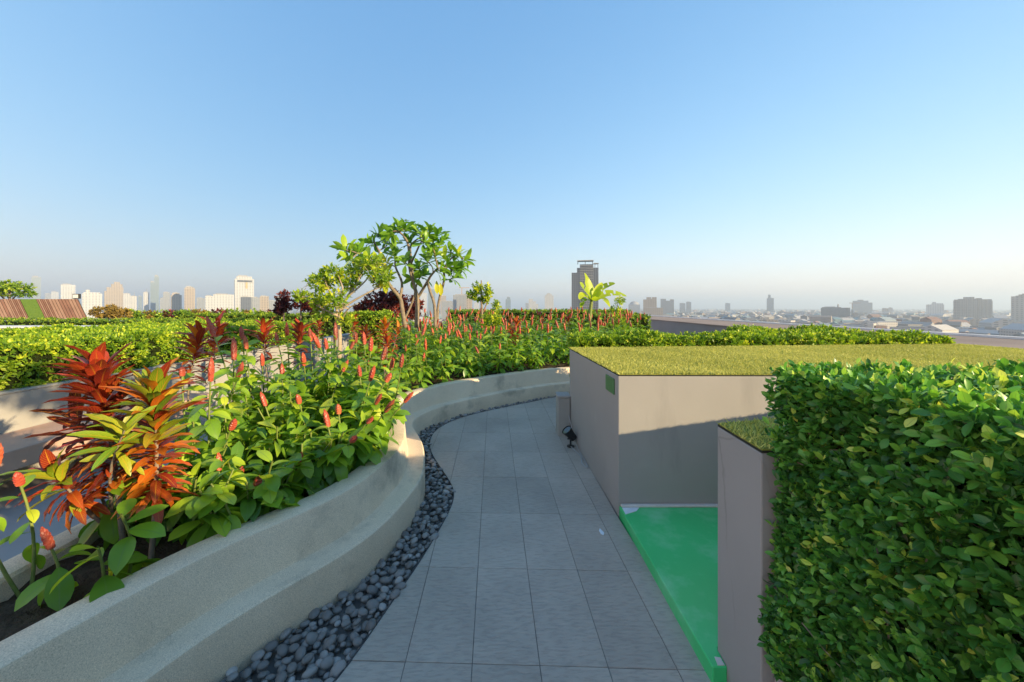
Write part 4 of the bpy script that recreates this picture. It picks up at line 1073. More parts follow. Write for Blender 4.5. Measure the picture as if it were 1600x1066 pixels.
bushy('small_tree', 'small dark tree with an upright bare top behind the back bed', 'tree', tuple(np.r_[q9(752, 505)[:2], 0.5]),
      [(q9(738, 460), (0.13, 0.15, 0.1)), (q9(747, 450), (0.11, 0.15, 0.13)), (q9(762, 455), (0.13, 0.15, 0.16)), (q9(758, 468), (0.1, 0.12, 0.1)), (q9(745, 466), (0.1, 0.1, 0.08))],
      120, 0.085, 'light_tree', [([q9(753, 510), q9(753, 488), q9(752, 468), q9(752, 452), q9(752, 438)], 0.035, 0.012), ([q9(753, 490), q9(760, 476), q9(762, 462)], 0.018, 0.008), ([q9(752, 472), q9(744, 466), q9(737, 460)], 0.014, 0.007)], nl=6, bark='bark', twigs=20)
bushy('yellow_bush', 'loose yellow-green bush below the small dark tree', 'bush', tuple(np.r_[q9(768, 520, -0.6)[:2], 0.5]),
      [(q9(768, 500, -0.6), (0.26, 0.2, 0.2)), (q9(775, 478, -0.5), (0.1, 0.1, 0.14))], 120, 0.07, 'light_tree', [([q9(768, 520, -0.6), q9(770, 500, -0.6), q9(775, 480, -0.5)], 0.014, 0.006)], nl=6)
bushy('burgundy_bush', 'round burgundy bush behind the stems of the tallest tree', 'bush', tuple(np.r_[q9(600, 500)[:2], 0.4]),
      [(q9(596, 478), (0.46, 0.4, 0.36)), (q9(572, 486), (0.3, 0.3, 0.22)), (q9(640, 480, 0.3), (0.34, 0.3, 0.30)), (q9(610, 466), (0.3, 0.3, 0.22))], 520, 0.10, 'burgundy', [([q9(600, 515), q9(600, 490), q9(596, 470)], 0.03, 0.012)], nl=6, bark='bark')
bushy('burgundy_shrub', 'dark red shrub with a pointed top left of the young tree', 'bush', tuple(np.r_[q9(446, 500, 1.5)[:2], 0.4]),
      [(P(443, 468, 10.5), (0.16, 0.2, 0.24)), (P(440, 482, 10.5), (0.22, 0.2, 0.18))], 130, 0.10, 'burgundy', [([P(444, 510, 10.5), P(443, 470, 10.5)], 0.03, 0.012)], bark='bark')
bushy('burgundy_shrub', 'low dark red shrub beside the pointed one', 'bush', tuple(np.r_[P(470, 500, 10.2)[:2], 0.4]),
      [(P(470, 474, 10.2), (0.26, 0.2, 0.2)), (P(488, 480, 10.2), (0.22, 0.2, 0.16))], 130, 0.10, 'burgundy', [([P(470, 510, 10.2), P(470, 474, 10.2)], 0.03, 0.012)], bark='bark')
bushy('dry_shrub', 'dry orange-brown shrub beside the slanted brown boards', 'bush', tuple(np.r_[P(170, 505, 14)[:2], 0.3]),
      [(P(168, 488, 14), (0.5, 0.4, 0.27)), (P(186, 490, 14), (0.36, 0.4, 0.2))], 260, 0.10, 'dry_leaf', [([P(170, 510, 14), P(168, 486, 14)], 0.02, 0.008)], bark='bark')
for i, x in enumerate(range(206, 436, 15)):
    y = 489 + rng.uniform(-1.5, 1.5); mt = ['hedge_far', 'hedge_far', 'dry_leaf', 'hedge', 'burgundy'][i % 5]
    col_w = {'hedge_far': 'dark green', 'dry_leaf': 'dry brownish', 'hedge': 'fresh green', 'burgundy': 'reddish'}[mt]
    bushy('row_shrub', f'{col_w} shrub in the far row below the left skyline', 'shrub', tuple(np.r_[P(x, 500, 15)[:2], 0.4]),
          [(P(x, y + 2, 15), (0.26, 0.3, 0.16)), (P(x + 5, y + 5, 14.8), (0.22, 0.2, 0.14))], 46, 0.12, mt, [([P(x, 505, 15), P(x, y, 15)], 0.02, 0.008)], bark='bark', group=f'{col_w} shrubs in the far row')
bushy('edge_tree', 'bushy green tree rising behind the boards at the far left edge', 'tree', tuple(np.r_[P(15, 520, 20)[:2], 0.2]),
      [(P(16, 455, 20), (0.95, 0.7, 0.30)), (P(30, 448, 20), (0.5, 0.5, 0.2)), (P(-8, 450, 20), (0.8, 0.7, 0.36)), (P(40, 460, 20), (0.35, 0.5, 0.18)), (P(12, 443, 20), (0.4, 0.4, 0.12))], 330, 0.15, 'hedge_far', [([P(15, 520, 20), P(14, 480, 20), P(16, 455, 20)], 0.1, 0.03), ([P(14, 475, 20), P(-5, 455, 20)], 0.05, 0.02), ([P(14, 475, 20), P(30, 455, 20)], 0.05, 0.02)], bark='bark', twigs=40, tr=0.012)
bushy('end_shrub', 'spindly shrub right of the banana plant above the hedge end', 'shrub', tuple(np.r_[P(962, 515, 10)[:2], 0.5]),
      [(P(968, 470, 10), (0.14, 0.15, 0.14)), (P(962, 484, 10), (0.16, 0.15, 0.12)), (P(965, 500, 10), (0.18, 0.15, 0.14))], 85, 0.07, 'light_tree', [([P(958, 515, 10), P(960, 495, 10), P(966, 472, 10)], 0.014, 0.006), ([P(958, 515, 10), P(954, 495, 10), P(955, 478, 10)], 0.010, 0.005)], bark='bark', twigs=16)

bushy('added_shade_tree', 'unseen slender tree added outside the view to dapple the low wall with shade', 'tree', (3.3, -0.30, 0.36),  # unseen tree, added only to cast dappled shade on the low wall
      [((3.3, -0.30, 3.28), (0.8, 1.05, 0.20)), ((3.8, -0.9, 3.42), (0.5, 0.5, 0.18))], 150, 0.12, 'hedge_far',
      [([(3.3, -0.30, 0.30), (3.34, -0.36, 1.6), (3.3, -0.30, 3.2)], 0.03, 0.015), ([(3.32, -0.34, 2.6), (3.6, -0.7, 3.1), (3.8, -0.9, 3.4)], 0.016, 0.01)], bark='bark', twigs=50, tr=0.006)

# ------------------------------------------------------------------ banana plant
D9 = 9.4
ban = thing('banana_plant', 'banana plant with torn bright yellow-green leaves in front of the dark tower', 'banana plant', tuple(np.r_[P(922, 510, D9)[:2], 0.5]))
def qb(x, y, dd=0.0): return rel_to(ban, P(x, y, D9 + dd))
MB().tube(catmull([qb(921, 512), qb(922, 492), qb(924, 472), qb(925, 464)], 4), [0.048, 0.042, 0.028], 9).build('pseudostem', M['stem'], ban, smooth=True)
def blade(pts, W, tears=(), tint=0.6, up=(0.3, -0.7, 0.6)):
    c = catmull(pts, 6); n = len(c); T = unit(np.gradient(c, axis=0)); X = unit(np.cross(T, np.array(up)))
    Nn = np.cross(X, T)
    V, uv, f = [], [], []
    for i in range(n):
        t = i / (n - 1); w = W * math.sin(math.pi * min(1, 0.06 + 0.94 * t) ** 0.8) ** 0.6 * 0.5 if t < 1 else 0.01
        for s in (-1, 0, 1):
            V.append(c[i] + X[i] * s * w - Nn[i] * abs(s) * w * -0.28); uv.append((0.5 + 0.5 * s, t))
    for i in range(n - 1):
        a = 3 * i
        if i not in tears: f.append((a, a + 1, a + 4, a + 3))
        if i + 100 not in tears: f.append((a + 1, a + 2, a + 5, a + 4))
    o = link('leaf', mesh_np('leaf', np.array(V), f, M['banana'], uv), ban, tint=(tint, 0, 0))
blade([qb(924, 468), qb(921, 452), qb(916, 438), qb(913, 427, -0.1)], 0.24, (), 0.75)
blade([qb(924, 469), qb(917, 458, -0.2), qb(910, 448, -0.35), qb(906, 441, -0.4)], 0.20, (4, 109), 0.45)
blade([qb(923, 470), qb(914, 463, -0.3), qb(908, 462, -0.5), qb(905, 468, -0.6)], 0.18, (7,), 0.85)
blade([qb(926, 467), qb(932, 455, 0.1), qb(938, 447, 0.2), qb(941, 442, 0.25)], 0.17, (), 0.9)
blade([qb(927, 467), qb(938, 453, -0.1), qb(950, 446, -0.2), qb(961, 443, -0.25)], 0.19, (8, 106, 12), 0.6)
blade([qb(927, 469), qb(944, 460, 0.1), qb(962, 459, 0.15), qb(979, 463, 0.2)], 0.20, (6, 11, 109, 114), 0.5)

blade([qb(923, 471), qb(916, 468, 0.3), qb(910, 472, 0.5), qb(907, 481, 0.55)], 0.18, (9,), 0.4)
blade([qb(926, 470), qb(936, 466, -0.4), qb(946, 470, -0.6), qb(953, 480, -0.65)], 0.18, (7, 110), 0.7)
blade([qb(925, 469), qb(930, 461, 0.5), qb(934, 458, 0.8), qb(940, 462, 1.0)], 0.18, (), 0.3)

# ------------------------------------------------------------------ slanted board structure, far left
bd = thing('slanted_screen', 'slanted brown board screen with a green turf strip, far left', 'screen', tuple(np.r_[P(70, 510, 15)[:2], 0]))
brown = surf('brown_boards', (0.20, 0.10, 0.065), (0.28, 0.145, 0.09), 3, 0.7, 0.2)
brown2 = surf('light_brown_boards', (0.29, 0.17, 0.11), (0.35, 0.21, 0.14), 3, 0.7, 0.2)
def qs(x, y, dd): return rel_to(bd, P(x, y, 15 + dd))
def plank(xa, xb, mat, nm, th=0.05, lift=0.0):
    sl_ = 15 / 31.0
    v = []
    for dd in (-lift, th):
        v += [qs(xa + 31 * sl_ , 498.5, dd - 0.25), qs(xb + 31 * sl_, 498.5, dd - 0.25), qs(xb, 467.5, dd + 0.25), qs(xa, 467.5, dd + 0.25)]
    MB().add(v, [(3, 2, 1, 0), (4, 5, 6, 7), (0, 1, 5, 4), (1, 2, 6, 5), (2, 3, 7, 6), (3, 0, 4, 7)]).build(nm, mat, bd)
x = -16.0
while x < 121:
    if 31 <= x < 56:
        plank(31.2, 56, M['hedge_strip'] if 'hedge_strip' in M else surf('turf_strip', (0.09, 0.16, 0.02), (0.13, 0.21, 0.03), 20, 0.9, 0.3), 'turf_strip'); x = 56.4; continue
    w = 3.1 if (5 < x < 31 or 56 <= x < 74) else 5.2
    if x < 31 < x + w: w = 31 - x
    plank(x, min(x + w - 0.7, 122), brown if (int(x * 3) % 2) else brown2, 'board', lift=rng.uniform(0, 0.03)); x += w
plank(-20, 122.2, M['twig'], 'backing', th=0.3, lift=-0.08)
# small floodlight on the screen
fld = thing('floodlight', 'small black-framed floodlight on top of the brown screen', 'floodlight', tuple(P(118, 470, 15.4)))
MB().tube([(0, 0, -0.1), (0, 0, 0.10)], 0.02, 6).build('post', M['black'], fld)
MB().box(-0.14, 0.14, 0, 0.08, 0.08, 0.28).build('housing', M['black'], fld, bevel=0.01)
MB().box(-0.10, 0.10, -0.012, -0.001, 0.11, 0.25).build('lamp_glass', M['white_lip'], fld)

# ------------------------------------------------------------------ skyline
FM = {
    'white': facade_mat('facade_white', (0.46, 0.47, 0.47), (0.23, 0.245, 0.26), 5.0, 7.0, 0.45, 0.5),
    'beige': facade_mat('facade_beige', (0.33, 0.275, 0.21), (0.14, 0.12, 0.105), 5.0, 6.5, 0.45, 0.5),
    'grey': facade_mat('facade_grey', (0.27, 0.285, 0.30), (0.10, 0.12, 0.145), 3.4, 4.2, 0.55, 0.5),
    'glass': facade_mat('facade_glass', (0.22, 0.27, 0.29), (0.10, 0.15, 0.19), 3.6, 3.0, 0.8, 0.72, 0.35),
    'dark': facade_mat('facade_dark', (0.11, 0.125, 0.15), (0.024, 0.032, 0.048), 3.3, 3.6, 0.62, 0.62),
    'rib': facade_mat('facade_ribbed', (0.33, 0.34, 0.32), (0.15, 0.17, 0.18), 5, 7.0, 0.45, 0.6)}
plain_w = surf('plain_white_render', (0.36, 0.35, 0.33), (0.42, 0.405, 0.375), 0.05, 0.8, 0)
dark_m = surf('dark_opening', (0.06, 0.065, 0.075), (0.09, 0.095, 0.10), 0.1, 0.6, 0)
roof_g = surf('roof_grey', (0.25, 0.25, 0.25), (0.33, 0.33, 0.32), 0.05, 0.9, 0)
crane_m = surf('crane_steel', (0.35, 0.22, 0.12), (0.40, 0.26, 0.15), 0.5, 0.7, 0)
def tower(x0, x1, ytop, D, mat, label, dep=0.7, steps=(), extra=None, name='tower', turn=0.0):
    """a tower from photo columns x0..x1 and roof line ytop at distance D; steps: (fa, fb, y) volumes by fractions of the width"""
    cx = ((x0 + x1) / 2 - 800) / F * D; w = (x1 - x0) / F * D * math.cos(math.atan2(cx, D))
    t = thing(name, label, 'tower' if name == 'tower' else 'building', (cx, D, CITY), -math.atan2(cx, D) + R(turn))
    def zz(y): return EYE - (y - HORIZON) / F * D - CITY
    vols = steps or ((0, 1, ytop),)
    dp = w * dep
    for k, (fa, fb, y) in enumerate(vols):
        e = 0.35 * k
        MB().box(-w / 2 + fa * w, -w / 2 + fb * w, e, dp - e, 0, zz(y)).build('body' if k == 0 else 'wing', FM[mat], t)
        if len(vols) < 3 and fb - fa > 0.2:
            u, h = (fb - fa) * w, max(1.2, (zz(y)) * 0.018)
            MB().box(-w / 2 + fa * w + u * 0.12, -w / 2 + fb * w - u * 0.3, dp * 0.2, dp * 0.7, zz(y) + 0.05, zz(y) + h * 1.6).build('plant_room', roof_g, t)
            MB().box(-w / 2 + fa * w - 0.3, -w / 2 + fb * w + 0.3, e - 0.3, dp - e + 0.3, zz(y) - h * 0.5, zz(y) + 0.04).build('roof_edge', plain_w if mat in ('white', 'beige') else roof_g, t)
    if extra: extra(t, w, dp, zz)
    return t
def ex_big(t, w, dp, zz):
    top = zz(433)
    MB().box(-w * 0.36, w * 0.40, -1.2, -0.3, zz(441), zz(438)).build('dark_opening', dark_m, t)
    MB().box(w * 0.06, w * 0.16, -1.2, -0.3, zz(451), zz(441.3)).build('facade_emblem', surf('gold_emblem', (0.42, 0.30, 0.10), (0.48, 0.35, 0.13), 0.1, 0.5, 0), t)
    MB().box(-w * 0.52, -w * 0.5005, 0.5, dp - 0.5, 0, zz(437)).build('shaded_side', FM['dark'], t)  # dark panel: the shade on this side is put into its colour
def ex_crown(t, w, dp, zz):
    for a in (-0.28, 0.0, 0.27): MB().box(w * a, w * a + 1.0, 2, 3.0, zz(413) + 0.1, zz(407.6)).build('crown_post', dark_m, t)
    MB().box(-w * 0.29, w * 0.32, 1.6, dp * 0.6, zz(407.5), zz(406.4)).build('crown_beam', roof_g, t)
    for a in (0.36, 0.47): MB().box(w * a, w * a + 0.8, 2, 2.8, zz(418) + 0.1, zz(412.1)).build('crown_post', dark_m, t)
    MB().box(w * 0.32, w * 0.51, 1.8, dp * 0.5, zz(412), zz(411.2)).build('crown_beam', roof_g, t)
    n = 26
    for k in range(n):
        z = zz(480) + (zz(413) - zz(480)) * k / n
        MB().box(-w * 0.19, w * 0.31, -1.25, 0.68, z, z + 0.7).build('floor_slab', roof_g, t)
def ex_dome(t, w, dp, zz):
    V = [(w * 0.42 * math.cos(a) * math.cos(b), dp / 2 + w * 0.42 * math.sin(a) * math.cos(b), zz(476) + w * 0.32 * math.sin(b)) for b in np.linspace(0, 1.57, 6) for a in np.linspace(0, 6.283, 15)[:-1]]
    MB().add(V, [(i * 14 + j, i * 14 + (j + 1) % 14, (i + 1) * 14 + (j + 1) % 14, (i + 1) * 14 + j) for i in range(5) for j in range(14)]).build('dome', roof_g, t, smooth=True)
def ex_spire(y):
    def f_(t, w, dp, zz): MB().tube([(w * 0.1, dp / 2, zz(y + 6)), (w * 0.1, dp / 2, zz(y))], [w * 0.05, w * 0.02], 6).build('spire', roof_g, t)
    return f_
def ex_crane(px_off, y):
    def f_(t, w, dp, zz):
        MB().box(px_off * w - 1, px_off * w + 1, dp * 0.3, dp * 0.3 + 2, 0, zz(y)).build('crane_mast', crane_m, t)
        MB().box(px_off * w - 8, px_off * w + 22, dp * 0.3 + 0.3, dp * 0.3 + 1.7, zz(y) + 0.05, zz(y) + 1.8).build('crane_jib', crane_m, t)
    return f_
def ex_ribs(t, w, dp, zz):
    for k in range(11):
        a = -0.5 + k / 10.0; y = 466 + abs(k - 4.5) * 0.75
        MB().box(w * a - w * 0.02, w * a + w * 0.02, -w * 0.05, -0.02, 0, zz(y)).build('rib', FM['rib'], t)
    for fa, fb, y in ((0.25, 0.55, 464.0), (0.58, 0.75, 466), (0.10, 0.22, 467)): MB().box(-w / 2 + fa * w, -w / 2 + fb * w, dp * 0.2, dp * 0.7, zz(468) + 0.05, zz(y)).build('roof_block', FM['rib'], t)
for a in [
    (49, 64, 433, 1700, 'glass', 'slim pale glass tower behind the tree at the far left', 0.7),
    (70, 80, 459, 2300, 'grey', 'low blue-grey tower right of the slim glass tower', 0.7),
    (80, 92, 456, 2500, 'white', 'faint pale tower left of the cream slab tower', 0.7),
    (95, 118, 445, 1500, 'white', 'cream slab tower behind the slanted brown screen', 0.5),
    (128, 160, 458, 1200, 'white', 'broad white block just right of the slanted screen', 0.5, ((0, 1, 459), (0.08, 0.9, 457), (0.18, 0.4, 453))),
    (163, 193, 441, 1400, 'beige', 'stepped beige tower tapering to a gilded top', 0.7, ((0, 1, 455), (0.12, 1, 449), (0.35, 0.95, 444), (0.5, 0.82, 440.5))),
    (193, 204, 459, 1600, 'white', 'white tower beside the stepped beige tower', 0.8),
    (204, 214, 463, 1500, 'white', 'short white tower left of the twin slender tower', 0.8, (), ex_spire(456)),
    (216, 222, 463, 1900, 'glass', 'narrow blue-grey tower, the smallest left of the twin slender one', 0.9),
    (224, 233, 457, 1600, 'white', 'narrow cream tower beside the twin slender tower', 0.9, (), ex_spire(450)),
    (235, 248.5, 431, 1600, 'glass', 'twin slender tower, tallest of the left skyline', 0.9, ((0, 0.5, 441), (0.45, 1, 431.5))),
    (250, 266, 457, 1500, 'grey', 'grey tower with a sloping top right of the twin tower', 0.8, ((0, 1, 466), (0.3, 1, 457))),
    (267, 284, 459, 1300, 'beige', 'beige tower beside the scaffolded cream tower', 0.8, ((0, 1, 461), (0.1, 0.8, 458))),
    (288, 305, 449, 1250, 'beige', 'cream tower with ribbed front left of the long white block', 0.8, ((0, 1, 450.5), (0.1, 0.85, 448.5))),
    (307, 320, 466, 1500, 'grey', 'low blue-grey block left of the long white block', 0.8),
    (321, 366, 461, 1150, 'white', 'long white block beside the large white tower', 0.4, ((0, 0.3, 463), (0.27, 1, 460))),
    (367, 397, 432, 1250, 'white', 'large white tower with dark opening and emblem near its top', 0.6, ((0, 1, 436), (0.08, 0.9, 432)), ex_big),
    (376, 393, 464, 1000, 'dark', 'dark grey block in front of the large white tower', 0.6),
    (393, 406, 465, 1020, 'grey', 'grey block right of the dark one below the white tower', 0.6),
    (406, 420, 463, 1100, 'beige', 'beige block right of the large white tower', 0.6),
    (419, 438, 467, 1150, 'grey', 'low grey and beige block left of the burgundy shrub', 0.6, ((0, 0.7, 470), (0.6, 1, 464))),
    (641, 648, 470, 2600, 'white', 'thin pale tower glimpsed left of the tree stems', 0.9),
    (657, 667, 458, 2400, 'white', 'thin pale tower glimpsed between the forked stems', 0.9),
    (669, 680, 452, 1900, 'glass', 'bluish tower glimpsed right of the forked stems', 0.9),
    (688, 697, 462, 2100, 'beige', 'cream tower right of the forked stems', 0.9),
    (690, 711, 471, 1300, 'grey', 'low grey-blue block left of the crane building', 0.6),
    (708, 735, 461, 1100, 'grey', 'grey-blue block with a tower crane on its roof', 0.6, (), ex_crane(0.0, 450)),
    (729, 738, 459, 1050, 'beige', 'yellowish end block beside the crane building', 1.2),
    (741, 749, 473, 2600, 'white', 'faint pale tower behind the small dark tree', 0.9),
    (790, 798, 465, 2200, 'glass', 'slim blue tower right of the small dark tree', 0.9, ((0, 1, 468), (0.25, 0.9, 464.5))),
    (821, 826, 474, 2600, 'grey', 'tiny grey tower left of the terraced tower', 0.9),
    (826, 841, 467, 1900, 'white', 'pale terraced tower stepping down to the right', 0.8, ((0, 1, 475), (0, 0.75, 471), (0, 0.45, 467))),
    (851, 865, 460, 1700, 'white', 'white tower left of the dark main tower', 0.8, ((0, 1, 462), (0.2, 0.8, 459.5))),
    (893, 935, 407, 620, 'dark', 'tall dark grey stepped tower behind the banana plant', 0.7, ((0, 1, 426), (0.2, 1, 418.5), (0.31, 0.81, 413)), ex_crown),
    (982, 1000, 476, 2300, 'grey', 'low domed building right of the banana plant', 0.9, (), ex_dome),
    (1005, 1026, 464, 1500, 'beige', 'twin beige tower right of the domed building', 0.7, ((0, 0.25, 468), (0.24, 0.58, 464.5), (0.64, 1, 464.5), (0.5, 0.7, 467))),
    (1006, 1036, 481, 1350, 'beige', 'long low beige block at the foot of the twin beige tower', 0.6),
    (1032, 1053, 467, 1700, 'grey', 'grey tower pair right of the twin beige tower', 0.7, ((0, 0.4, 467), (0.35, 0.75, 470), (0.7, 1, 468))),
    (1062, 1071, 474, 2400, 'grey', 'left one of two small grey towers on the horizon', 0.9),
    (1072, 1080, 472, 2400, 'grey', 'right one of two small grey towers on the horizon', 0.9),
    (1133, 1141, 474, 3000, 'grey', 'tiny lone grey tower on the right horizon', 0.9),
    (1198, 1209, 461, 2600, 'dark', 'slim dark tower standing alone on the right horizon', 0.9, ((0, 1, 466), (0.2, 0.55, 461))),
    (1215, 1236, 488, 1500, 'white', 'white block, left of the pair before the wide grey block', 0.5),
    (1238, 1257, 488, 1450, 'white', 'white block, right of the pair before the wide grey block', 0.5),
    (1282, 1328, 480, 1350, 'dark', 'wide dark grey block with roof mast on the right', 0.4, ((0, 1, 481), (0.05, 0.7, 480)), ex_spire(475)),
    (1330, 1333, 484, 1340, 'grey', 'thin stair tower beside the wide dark grey block', 1.0, (), ex_crane(0.0, 474)),
    (1332, 1363, 469, 2100, 'grey', 'stepped blue-grey block beyond the wide dark one', 0.5, ((0, 1, 473), (0, 0.8, 470), (0.25, 0.55, 468.5))),
    (1378, 1388, 482, 1900, 'beige', 'small beige block, darker of a pair', 0.8),
    (1388, 1395, 481, 1900, 'white', 'small bright block, lighter of a pair', 0.8),
    (1447, 1475, 473, 1650, 'white', 'white apartment block with stepped roof left of the ribbed one', 0.5, ((0, 1, 476), (0.3, 0.95, 474), (0.35, 0.55, 472))),
    (1490, 1549, 468, 1150, 'rib', 'massive ribbed apartment block on the right skyline', 0.4, (), ex_ribs),
    (1579, 1640, 460, 950, 'rib', 'tall block cut by the right edge of the view', 0.5, ((0, 1, 463), (0.2, 1, 460)))]:
    tower(*a)

# ------------------------------------------------------------------ low-rise city
def house_mat():
    m, n, l, b, o = nodes_of('house_wall')
    oi = n.new('ShaderNodeObjectInfo'); at = n.new('ShaderNodeAttribute'); at.attribute_name = 'v'
    r = ramp(n, [(0, (0.16, 0.155, 0.15)), (0.2, (0.28, 0.27, 0.255)), (0.42, (0.42, 0.405, 0.38)), (0.62, (0.27, 0.225, 0.185)), (0.74, (0.22, 0.27, 0.29)), (0.85, (0.22, 0.13, 0.10)), (0.93, (0.14, 0.24, 0.25)), (1, (0.42, 0.40, 0.38))], 'CONSTANT')
    sp = n.new('ShaderNodeSeparateColor'); l.new(oi.outputs['Color'], sp.inputs[0])
    fac = math_n(n, l, 'ADD', at.outputs['Fac'], sp.outputs[0]); l.new(fac, r.inputs[0])
    tc = n.new('ShaderNodeTexCoord'); s = n.new('ShaderNodeSeparateXYZ'); l.new(tc.outputs['Object'], s.inputs[0])
    ge = n.new('ShaderNodeNewGeometry'); sn = n.new('ShaderNodeSeparateXYZ'); l.new(ge.outputs['Normal'], sn.inputs[0])
    u = math_n(n, l, 'ADD', s.outputs[0], s.outputs[1])
    a = math_n(n, l, 'LESS_THAN', math_n(n, l, 'FRACT', math_n(n, l, 'DIVIDE', u, 3.6)), 0.5)
    c = math_n(n, l, 'LESS_THAN', math_n(n, l, 'FRACT', math_n(n, l, 'DIVIDE', s.outputs[2], 3.2)), 0.45)
    side = math_n(n, l, 'LESS_THAN', math_n(n, l, 'ABSOLUTE', sn.outputs[2]), 0.3)
    w = math_n(n, l, 'MULTIPLY', math_n(n, l, 'MULTIPLY', a, c), side)
    l.new(mixc(n, l, math_n(n, l, 'MULTIPLY', w, 0.75), r.outputs[0], (0.10, 0.11, 0.12)), b.inputs['Base Color'])
    b.inputs['Roughness'].default_value = 0.8
    return m
HM = house_mat()
def house_verts(w, d, h, gable):
    if not gable:
        mb = MB().box(-w / 2, w / 2, -d / 2, d / 2, 0, h)
        return np.vstack(mb.v), mb.f
    r_ = h + min(w, d) * 0.28
    V = [(-w / 2, -d / 2, 0), (w / 2, -d / 2, 0), (w / 2, d / 2, 0), (-w / 2, d / 2, 0), (-w / 2, -d / 2, h), (w / 2, -d / 2, h), (w / 2, d / 2, h), (-w / 2, d / 2, h), (-w / 2, 0, r_), (w / 2, 0, r_)]
    return np.array(V), [(0, 1, 5, 4), (2, 3, 7, 6), (1, 2, 6, 9, 5), (3, 0, 4, 8, 7), (4, 5, 9, 8), (6, 7, 8, 9), (3, 2, 1, 0)]
ROOFS = [surf('roof_red', (0.20, 0.12, 0.095), (0.26, 0.15, 0.12), 0.2, 0.85, 0), surf('roof_slate', (0.20, 0.22, 0.24), (0.28, 0.30, 0.31), 0.2, 0.8, 0), surf('roof_teal', (0.14, 0.30, 0.31), (0.20, 0.36, 0.37), 0.2, 0.7, 0), surf('roof_pale', (0.34, 0.34, 0.33), (0.42, 0.415, 0.40), 0.2, 0.8, 0)]
RN = ['red-roofed', 'grey-roofed', 'teal-roofed', 'pale-roofed']
var = []
for k in range(16):
    rk = k % 4; gable = (k // 4) % 2 == 0
    w, d, h = [(12, 9, 7), (22, 12, 10), (34, 14, 13), (16, 14, 16)][k // 4 if k < 16 else 0]
    V, fc = house_verts(w, d, h, gable)
    me = mesh_np('house', V, fc, HM, smooth=False); me.materials.append(ROOFS[rk])
    for p in me.polygons:
        if p.normal.z > 0.3: p.material_index = 1
    var.append((me, rk, gable, w))
hs = []
for _ in range(9500):
    az = rng.uniform(-0.95, 1.05) if rng.random() < 0.3 else rng.uniform(0.22, 1.05)
    D = 300 * (7500 / 300) ** (rng.random() ** 0.75)
    hs.append((D * math.sin(az), D * math.cos(az), D, az))
near_h = sorted([h for h in hs if h[3] > 0.30 and h[1] > 280 and h[0] / h[1] < 1.4], key=lambda h: h[2])[:300]
near_set = set(near_h)
zone_n = lambda D: 'close below the parapet' if D < 700 else ('in the middle distance' if D < 1100 else 'toward the horizon')
for (x, y, D, az) in near_h:
    me, rk, gable, w = var[rng.integers(16)]
    o = link('house', me, loc=(x, y, CITY + 0.01), rot=(0, 0, R(rng.choice([0, 90, 20, 110, -15]) + rng.normal(0, 4))), scale=(rng.uniform(0.8, 1.3), rng.uniform(0.8, 1.3), rng.uniform(0.7, 1.35)), tint=(float(rng.choice([0.1, 0.3, 0.5, 0.5, 0.65, 0.78, 0.5])), 0, 0))
    sh = 'gabled house' if gable else 'flat-topped block'
    px_ = 800 + x / y * F
    side_ = 'below the twin beige tower' if px_ < 1100 else ('near the slim dark tower' if px_ < 1240 else ('by the wide dark block' if px_ < 1345 else ('left of the ribbed block' if px_ < 1480 else 'below the ribbed block')))
    tag(o, f'{RN[rk]} {sh} in the low city {zone_n(D)}, {side_}', 'house', f'{RN[rk]} {sh}s {zone_n(D)}, {side_}')
VV, FF, TT, n0 = [], [], [], 0
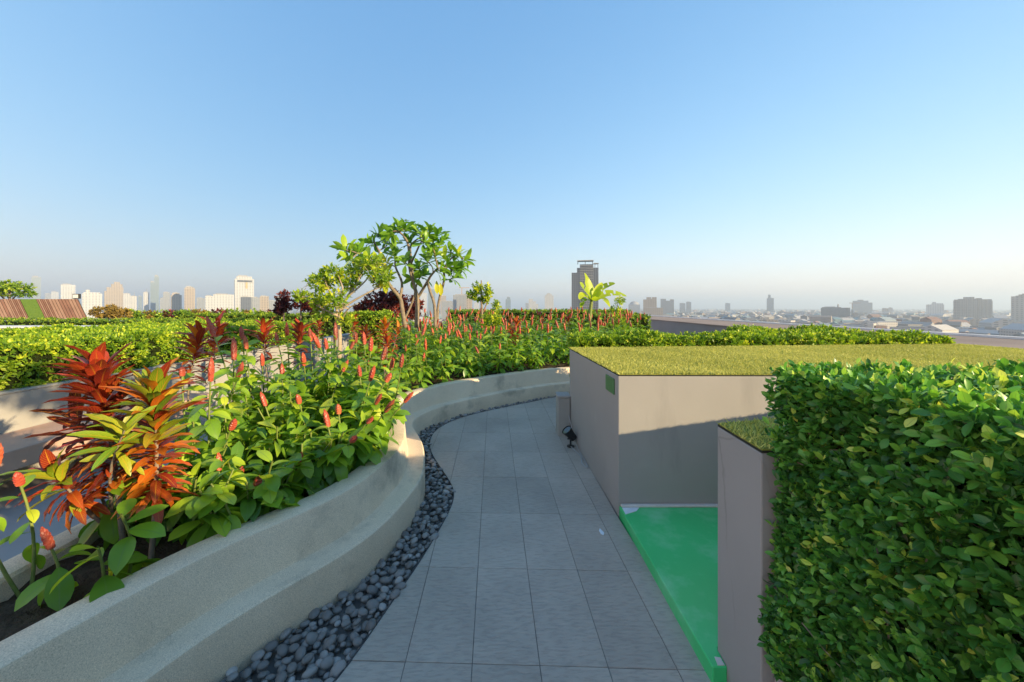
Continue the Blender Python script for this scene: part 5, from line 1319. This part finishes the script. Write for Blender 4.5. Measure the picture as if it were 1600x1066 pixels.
for h in hs:
    if h in near_set: continue
    x, y, D, az = h
    if y < 250: continue
    w, d, hh = rng.uniform(9, 40), rng.uniform(9, 26), rng.uniform(5, 15) * (1.7 if rng.random() < 0.08 else 1)
    V, fc = house_verts(w, d, hh, rng.random() < 0.4); a = rng.uniform(0, 3.14)
    ca, sa = math.cos(a), math.sin(a); V = V @ np.array([[ca, sa, 0], [-sa, ca, 0], [0, 0, 1]]) + np.array((x, y, CITY + 0.01))
    VV.append(V); FF += [tuple(i + n0 for i in q_) for q_ in fc]; TT += [rng.random()] * len(fc); n0 += len(V)
o = link('far_city', mesh_np('far_city', np.vstack(VV), FF, HM, v=np.array(TT), smooth=False))
tag(o, 'mass of small far-off roofs spreading to the horizon', 'city', kind='stuff')
# city trees: loose leaf clumps
c = []
for _ in range(900):
    az = rng.uniform(0.2, 1.05); D = 330 * (6000 / 330) ** (rng.random() ** 0.8)
    c.append((D * math.sin(az), D * math.cos(az), rng.uniform(3.0, 6.0)))
for _ in range(26):
    c.append((560 + rng.normal(0, 16), 520 + rng.normal(0, 14), rng.uniform(4, 6.5)))
c = np.array(c)
K = 26
u = unit(rng.normal(0, 1, (len(c), K, 3))) * (rng.uniform(0.3, 1, (len(c), K, 1)) ** 0.5)
pt = np.concatenate([c[:, None, :2] + u[:, :, :2] * c[:, None, 2:3], (CITY + c[:, None, 2:3] * 1.15 + u[:, :, 2:3] * c[:, None, 2:3] * 0.9)], 2).reshape(-1, 3)
rt = frames(rng.normal(0, 1, (len(pt), 3)), rng.normal(0, 1, (len(pt), 3)) + np.array((0, 0, 1.5)))
o = mass(leaf_shape(3.2, 2.4, 2, 0.2, 0.4, 0.5), pt, rt, rng.uniform(0.5, 1.1, len(pt)), rng.random(len(pt)), 'city_trees', M['tree_far'])
tag(o, 'far-off tree crowns scattered between the city roofs', 'trees', kind='stuff')

# ------------------------------------------------------------------ haze
hz, n, l, b, ou = nodes_of('haze')
n.remove(b)
pv = n.new('ShaderNodeVolumePrincipled')
pv.inputs['Color'].default_value = (0.72, 0.86, 1.0, 1)
pv.inputs['Density'].default_value = 2.5e-4
pv.inputs['Anisotropy'].default_value = 0.2
l.new(pv.outputs[0], ou.inputs['Volume'])
tag(MB().box(-16100, 16100, -2100, 17100, CITY - 5, 190).build('haze', hz), kind='stuff')
